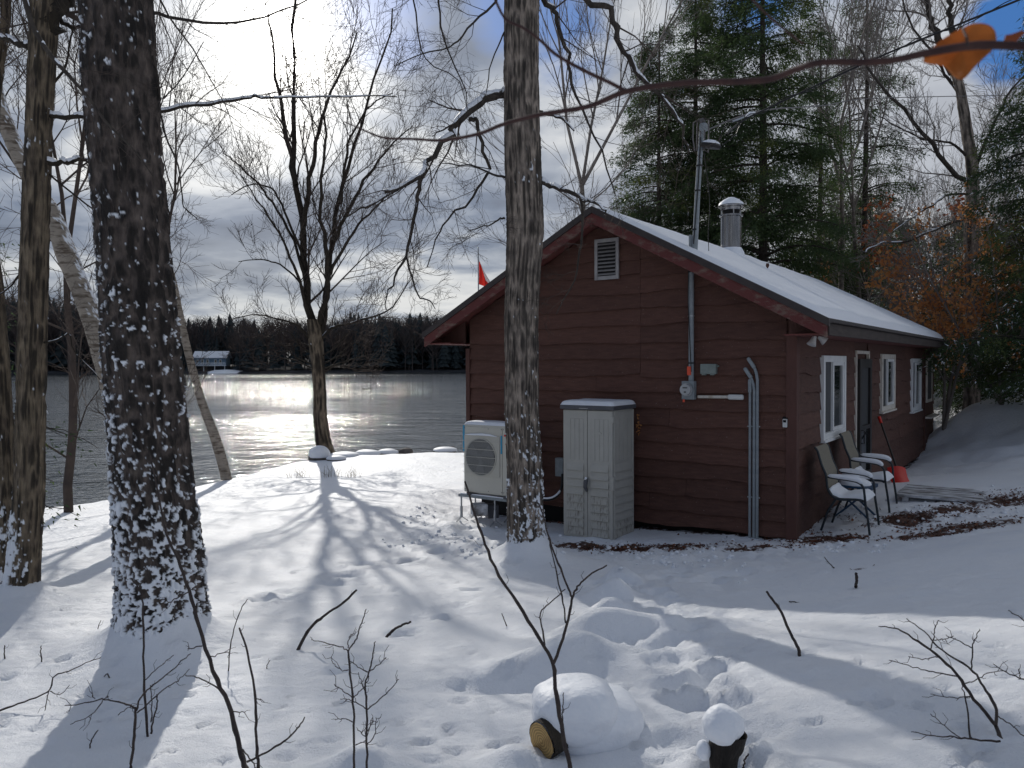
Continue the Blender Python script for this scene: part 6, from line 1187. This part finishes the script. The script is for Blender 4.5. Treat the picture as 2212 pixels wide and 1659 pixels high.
    S = [([(792, 1690), (793, 1639), (792, 1533), (789, 1483), (799, 1446), (806, 1410), (811, 1386)], 2.8, 1.2, 3., 3.2), ([(793, 1533), (815, 1515), (845, 1488), (862, 1467)], 1.5, .8, 3., 3.1), ([(799, 1450), (815, 1438), (834, 1420)], 1.3, .8, 3.1, 3.1), ([(797, 1452), (780, 1445), (757, 1429)], 1.3, .8, 3.1, 3.1), ([(790, 1531), (772, 1520), (755, 1512), (735, 1510)], 1.2, .7, 3., 3.), ([(789, 1495), (780, 1470), (774, 1452)], 1.1, .7, 3., 3.), ([(793, 1610), (810, 1585), (812, 1550)], 1.2, .7, 3., 3.), ([(792, 1595), (778, 1580), (772, 1577)], 1., .7, 3., 3.), ([(793, 1580), (806, 1560), (805, 1553)], 1.2, .7, 3., 3.)]
    sapling('right stem of the thin shrub at the bottom centre', S, 3., seed=8)
    # sapling at the lower right
    yy = 2.75; S = [([(2200, 1690), (2191, 1659), (2161, 1596), (2151, 1569), (2101, 1506), (2061, 1449), (2008, 1403), (1958, 1369), (1930, 1356), (1898, 1353)], 5.5, 1., yy, yy+.5), ([(2151, 1569), (2151, 1529), (2125, 1483), (2098, 1446), (2035, 1406), (2001, 1369), (1958, 1336)], 3.4, 1., yy, yy+.4), ([(2098, 1446), (2101, 1399), (2108, 1378), (2116, 1359)], 1.6, .8, yy+.3, yy+.4), ([(2101, 1400), (2070, 1383), (2043, 1371)], 1.3, .8, yy+.3, yy+.4), ([(2010, 1404), (2018, 1375), (2020, 1355), (2028, 1340)], 1.4, .8, yy+.4, yy+.5), ([(2018, 1383), (2040, 1380), (2060, 1374)], 1.1, .7, yy+.4, yy+.5), ([(2161, 1601), (2110, 1598), (2075, 1594), (2040, 1591), (2008, 1589), (1968, 1581)], 2.2, .9, yy, yy+.1), ([(2075, 1594), (2045, 1572), (2010, 1542)], 1.3, .8, yy, yy+.1), ([(2073, 1463), (2045, 1456), (2010, 1451), (1970, 1440), (1920, 1426)], 1.7, .8, yy+.3, yy+.4), ([(2100, 1505), (2075, 1507), (2045, 1506), (2010, 1499)], 1.4, .7, yy+.2, yy+.3), ([(2152, 1545), (2180, 1565), (2212, 1590), (2240, 1612)], 1.4, 1., yy, yy), ([(2086, 1476), (2110, 1468), (2140, 1452), (2175, 1450)], 1.2, .7, yy+.2, yy+.3), ([(2025, 1420), (1995, 1424), (1962, 1418)], 1.1, .7, yy+.3, yy+.4)]
    sapling('dark branching sapling at the lower right corner', S, yy, seed=9)
    sapling('thin twigs entering at the right edge above the lower right sapling', [([(2260, 1500), (2212, 1468), (2180, 1456), (2145, 1434)], 2., .9, 2.8, 3.), ([(2205, 1466), (2200, 1445)], 1.2, .8, 2.9, 2.9), ([(2260, 1370), (2212, 1340), (2178, 1318)], 1.6, .9, 3., 3.1)], 2.8, seed=10)
    def stick(label, pl, r0, r1, up=.0, name='stick', **k):
        ya = gY(*pl[0]); return sapling(label, [([(pl[0][0]+(pl[0][0]-pl[1][0])*.12, pl[0][1]+(pl[0][1]-pl[1][1])*.12)]+pl, r0, r1, ya, ya+up)], ya, name, cat='stick', twn=k.pop('twn', 1), **k)
    stick('curved black stick poking out of the sunny snow in the middle', [(641, 1414), (655, 1380), (676, 1350), (705, 1327), (740, 1303), (771, 1274)], 4.2, 2., .25, seed=31)
    stick('knobbly dark stick leaning left out of the snow at the right', [(1730, 1428), (1724, 1400), (1715, 1383), (1688, 1323), (1672, 1300), (1656, 1278)], 4.2, 2.4, .35, seed=32)
    stick('snow covered dark stick lying left of the middle trunk shadow', [(832, 1380), (845, 1366), (860, 1354), (880, 1346), (888, 1343)], 3.6, 2., .1, seed=33, twn=0)
    stick('thin upright twig right of the lower right sapling arm', [(2095, 1587), (2088, 1520), (2083, 1500), (2077, 1470)], 2., 1., .1, seed=34)
    stick('small forked twig on the shaded snow near the cabin corner', [(2043, 1235), (2040, 1215), (2033, 1195)], 2.4, 1.8, .05, seed=35) if False else None
    stick('small snowy forked twig on the shaded slope at right', [(1849, 1266), (1850, 1250), (1850, 1238)], 3.2, 3., .1, seed=36); stick('thin flat twig lying on the shaded snow right of the knobbly stick', [(1708, 1300), (1730, 1302), (1752, 1305)], 1.4, 1., .01, seed=37, twn=2)
    stick('fine upright twig standing in front of the middle trunk snow cone', [(1098, 1362), (1090, 1340), (1084, 1325)], 1.5, .9, .08, seed=38, twn=0); stick('dark stub beside the cone of snow right of the forked sapling', [(1255, 1383), (1255, 1370)], 2.4, 2., .02, seed=39, twn=0)
    stick('bent twig nest of stems on the shaded snow before the leaf patch', [(1800, 1225), (1790, 1215), (1780, 1203)], 1.3, .8, .05, seed=40, twn=4); stick('small twig at the bottom edge right of the stump', [(1605, 1659), (1610, 1640), (1617, 1628)], 2.4, 1.6, .05, seed=41, twn=0)
saplings()
def grass_tufts():
    for k, (px, py, n, w, h, lab) in enumerate(((640, 1032, 26, .22, .22, 'left tuft of dry grass poking through the snow at the shore'), (712, 1030, 26, .20, .24, 'tuft of dry grass in the maple shadow at the shore'), (757, 1030, 22, .18, .24, 'right tuft of dry grass at the shore near the maple'))):
        p = ground_hit(px, py); r = random.Random(k); b = MB(); P = []
        for i in range(n):
            x, y = r.gauss(0, w*.5), r.gauss(0, .1); hh = h*r.uniform(.5, 1.3); P.append((np.array([(x, y, 0), (x+r.gauss(0, .02), y, hh*.5), (x+r.gauss(0, .06), y, hh)]), np.array([.0035, .003, .0015])))
        V, F = tubes_np(P, 3); tag(link('grass_tuft', np_mesh('grass_tuft', V, [F], 'dry_grass'), None, (p[0], p[1], gz(p[0], p[1])-.03)), kind='stuff')
grass_tufts()

# ------------------------------------------------------------------ rocks, log, stump
def lump(name, size, m, parent, seed, loc=(0, 0, 0), rough=.16, flat=0., n=28, pw=1.):
    th, ph = np.meshgrid(np.linspace(0, 2*pi, 2*n, endpoint=False), np.linspace(1e-5, pi-1e-5, n)); x, y, z = [np.sign(q)*np.abs(q)**pw for q in (np.sin(ph)*np.cos(th), np.sin(ph)*np.sin(th), np.cos(ph))]; r = 1+rough*fbm(x*1.3+seed, y*1.3, z*1.3, 4); r2 = np.stack([x*r*size[0], y*r*size[1], np.maximum(z*r, -.9+flat)*size[2]], -1); nx, ny = 2*n, n
    i, j = np.meshgrid(np.arange(ny-1), np.arange(nx), indexing='ij'); j2 = (j+1) % nx; f = np.stack([i*nx+j, (i+1)*nx+j, (i+1)*nx+j2, i*nx+j2], -1).reshape(-1, 4)
    return link(name, np_mesh(name, r2.reshape(-1, 3), [f], m), parent, loc)
def rocks():
    g = 'snow capped rocks on the lake edge'
    for k, (px, py, w, h, lab, Y) in enumerate(((688, 985, .27, .24, 'largest snow domed boulder at the foot of the shore maple', 20.6), (742, 984, .40, .10, 'flat snowy rock just right of the shore maple', 21.2), (792, 980, .34, .11, 'low snow covered rock right of the shore maple, left of the bare reddish one', 21.8), (836, 977, .28, .10, 'snowy rock next to the bare reddish rock', 22.2), (876, 972, .22, .11, 'bare reddish rock on the lake edge', 22.4), (960, 972, .34, .09, 'snowy rock on the lake edge left of the heat pump', 22.6), (978, 968, .10, .10, 'small dark round rock on the lake edge left of the heat pump', 23.0), (725, 990, .25, .08, 'small snowy rock before the maple foot', 20.4))):
        p = at(px, py, Y); T = thing('shore_rock', lab, 'rock', (p[0], p[1], p[2]-.02)); lump('rock', (w, w*.8, h), 'rock', T, k*3.1, (0, 0, -.03))
        if k not in (4, 6): lump('snow_cap', (w*1.06, w*.9, h*.95), 'snow', T, k*3.1+.4, (.02, .0, h*.28), .10, .55)
rocks()
def log_and_stump():
    c = ground_hit(1172, 1638); yl = c[1]; p = at(1170, 1600, yl); T = thing('cut_log', 'short cut log under a thick snow pillow, pale sawn end showing', 'log', p); r = 40*yl/FPX; ax = Vector((.72, .66, .10)).normalized(); Rm = Vector((0, 0, 1)).rotation_difference(ax).to_matrix()
    b = MB(); n = 26; V = []; rs = random.Random(4); rr = [r*(1+.07*math.sin(2*i*2*pi/n+1)+rs.uniform(-.04, .04)) for i in range(n)]
    for z in (0, .02, .38): V += [Rm @ Vector((cos(2*pi*i/n)*rr[i], sin(2*pi*i/n)*rr[i], z)) for i in range(n)]
    b.add(V, [(q*n+i, q*n+(i+1) % n, (q+1)*n+(i+1) % n, (q+1)*n+i) for q in range(2) for i in range(n)]+[tuple(range(2*n, 3*n))]); b.build('bark', 'bark_brown', T, True)
    e = MB(); e.add([Rm @ Vector((cos(2*pi*i/n)*rr[i]*.93, sin(2*pi*i/n)*rr[i]*.93, -.003)) for i in range(n)], [tuple(range(n))[::-1]]); e.build('sawn_end', 'wood_cut', T)
    lump('snow_pillow', (.185, .19, .120), 'snow', T, 2.2, (.150, .175, .060), .15, .0, 44, .78); lump('snow_pillow', (.24, .24, .12), 'snow', T, 5.2, (.22, .26, -.03), .10, 0, 36, .8)
    c = ground_hit(1562, 1645); ys = c[1]; p = at(1563, 1650, ys); k = ys/FPX; T = thing('stump', 'small dark stump with a round ball of snow on top at the bottom right', 'stump', p); V, F = tubes_np([(resample([(0, 0, -.05), (.0, 0, .04), (.012, 0, .085), (.02, 0, .13)], 24), np.interp(np.linspace(0, 1, 24), [0, .5, 1], [26*k, 35*k, 40*k]))], 40)
    rr = np.linalg.norm(V[:, :2]-V[:, :2].mean(0), axis=1); a = np.arctan2(V[:, 1], V[:, 0]); V[:, :2] *= (1+.10*fbm(a*2.3, V[:, 2]*30, 2., 3))[:, None]; link('bark', np_mesh('bark', V, [F], 'bark_oak'), T)
    lump('snow_ball', (44*k, 43*k, 40*k), 'snow', T, 8.2, (-.006, -.01, 90*k), .15, 0, 36); lump('snow_side', (16*k, 20*k, 22*k), 'snow', T, 3.2, (-44*k, 0, 30*k), .15)
log_and_stump()

# ------------------------------------------------------------------ fallen leaves
def litter():
    r = np.random.RandomState(8); n = 110000; X = r.uniform(-2.5, 8.5, n); Y = r.uniform(6., 15., n); dm = dirt_mask(X, Y); keep = (r.rand(n) < np.clip((dm-.10)*2.0, 0, 1)*(.12+.88*(fbm(X*3, Y*5, 3., 3) > .06))*.8) ; cx = -((X-O0[0])*UG[0]+(Y-O0[1])*UG[1]); cy = (X-O0[0])*VG[0]+(Y-O0[1])*VG[1]; keep &= ~((cx < .02) & (cy > -.02)); X, Y = X[keep], Y[keep]; n = len(X)
    Z = ground_h(X, Y)+.006; a = r.uniform(0, 2*pi, n); l = r.uniform(.022, .050, n); w = l*r.uniform(.4, .8, n); D = np.stack([np.cos(a), np.sin(a), r.normal(0, .35, n)], -1); S = np.stack([-np.sin(a), np.cos(a), r.normal(0, .45, n)], -1); P = np.stack([X, Y, Z], -1); c = np.stack([0*X, 0*X, np.abs(r.normal(.008, .006, n))], -1)
    V = np.stack([P-D*l[:, None]*.5, P+S*w[:, None]*.5+c, P+D*l[:, None]*.5, P-S*w[:, None]*.5+c], 1).reshape(-1, 3); fm = (r.rand(n) > .7).astype(int)
    tag(link('leaf_litter', np_mesh('leaf_litter', V, [np.arange(4*n).reshape(-1, 4)], ['leaf_litter', 'leaf_brown'], fm, smooth=False)), kind='stuff')
    x, z = 1.2, 0
    d = ray(1658, 580)[:]; ni = -SLOPE
    # lone leaf on the roof snow
    for s_ in np.linspace(8, 16, 3000):
        q = _C+d*s_; lx, ly = w2c(q)
        if q[2] < ZR+.17-SLOPE*abs(lx-XR) and ly > -.4: break
    b = MB(); b.add([(-.03, 0, 0), (.0, -.01, -.05), (.03, 0, .01), (.025, .01, .05), (-.02, .01, .05)], [(0, 1, 2, 3, 4)]); T = thing('fallen_leaf', 'single red brown leaf standing in the snow on the cabin roof', 'leaf', q+np.array([0, 0, .04])); o = b.build('blade', 'leaf_litter', T); md = o.modifiers.new('t', 'SOLIDIFY'); md.thickness = .002
litter()
def snow_clods():
    r = np.random.RandomState(12); n = 30000; X = r.uniform(-4, 8, n); Y = r.uniform(3.2, 15, n); c = churn_mask(X, Y); cx = -((X-O0[0])*UG[0]+(Y-O0[1])*UG[1]); cy = (X-O0[0])*VG[0]+(Y-O0[1])*VG[1]
    k = (r.rand(n) < c**2*.35*(vn(X*2.2, Y*2.2, 5.) > .0)*(Y > 6.5)) & ~((cx < .1) & (cy > -.1)); X, Y = X[k], Y[k]; n = len(X); a = (1+5**.5)/2
    I = np.array([(-1, a, 0), (1, a, 0), (-1, -a, 0), (1, -a, 0), (0, -1, a), (0, 1, a), (0, -1, -a), (0, 1, -a), (a, 0, -1), (a, 0, 1), (-a, 0, -1), (-a, 0, 1)])/1.9
    F = np.array([(0, 11, 5), (0, 5, 1), (0, 1, 7), (0, 7, 10), (0, 10, 11), (1, 5, 9), (5, 11, 4), (11, 10, 2), (10, 7, 6), (7, 1, 8), (3, 9, 4), (3, 4, 2), (3, 2, 6), (3, 6, 8), (3, 8, 9), (4, 9, 5), (2, 4, 11), (6, 2, 10), (8, 6, 7), (9, 8, 1)])
    S = np.abs(r.normal(0, 1, n))*.011+.006; V = I[None]*(1+r.uniform(-.35, .35, (n, 12, 1)))*S[:, None, None]*np.array([1.2, 1.2, .9]); V = V+np.stack([X, Y, ground_h(X, Y)+S*.2], -1)[:, None]
    tag(link('snow_clods', np_mesh('snow_clods', V.reshape(-1, 3), [(F[None]+(np.arange(n)*12)[:, None, None]).reshape(-1, 3)], 'snow', smooth=True)), kind='stuff'); print('clods', n)
snow_clods()
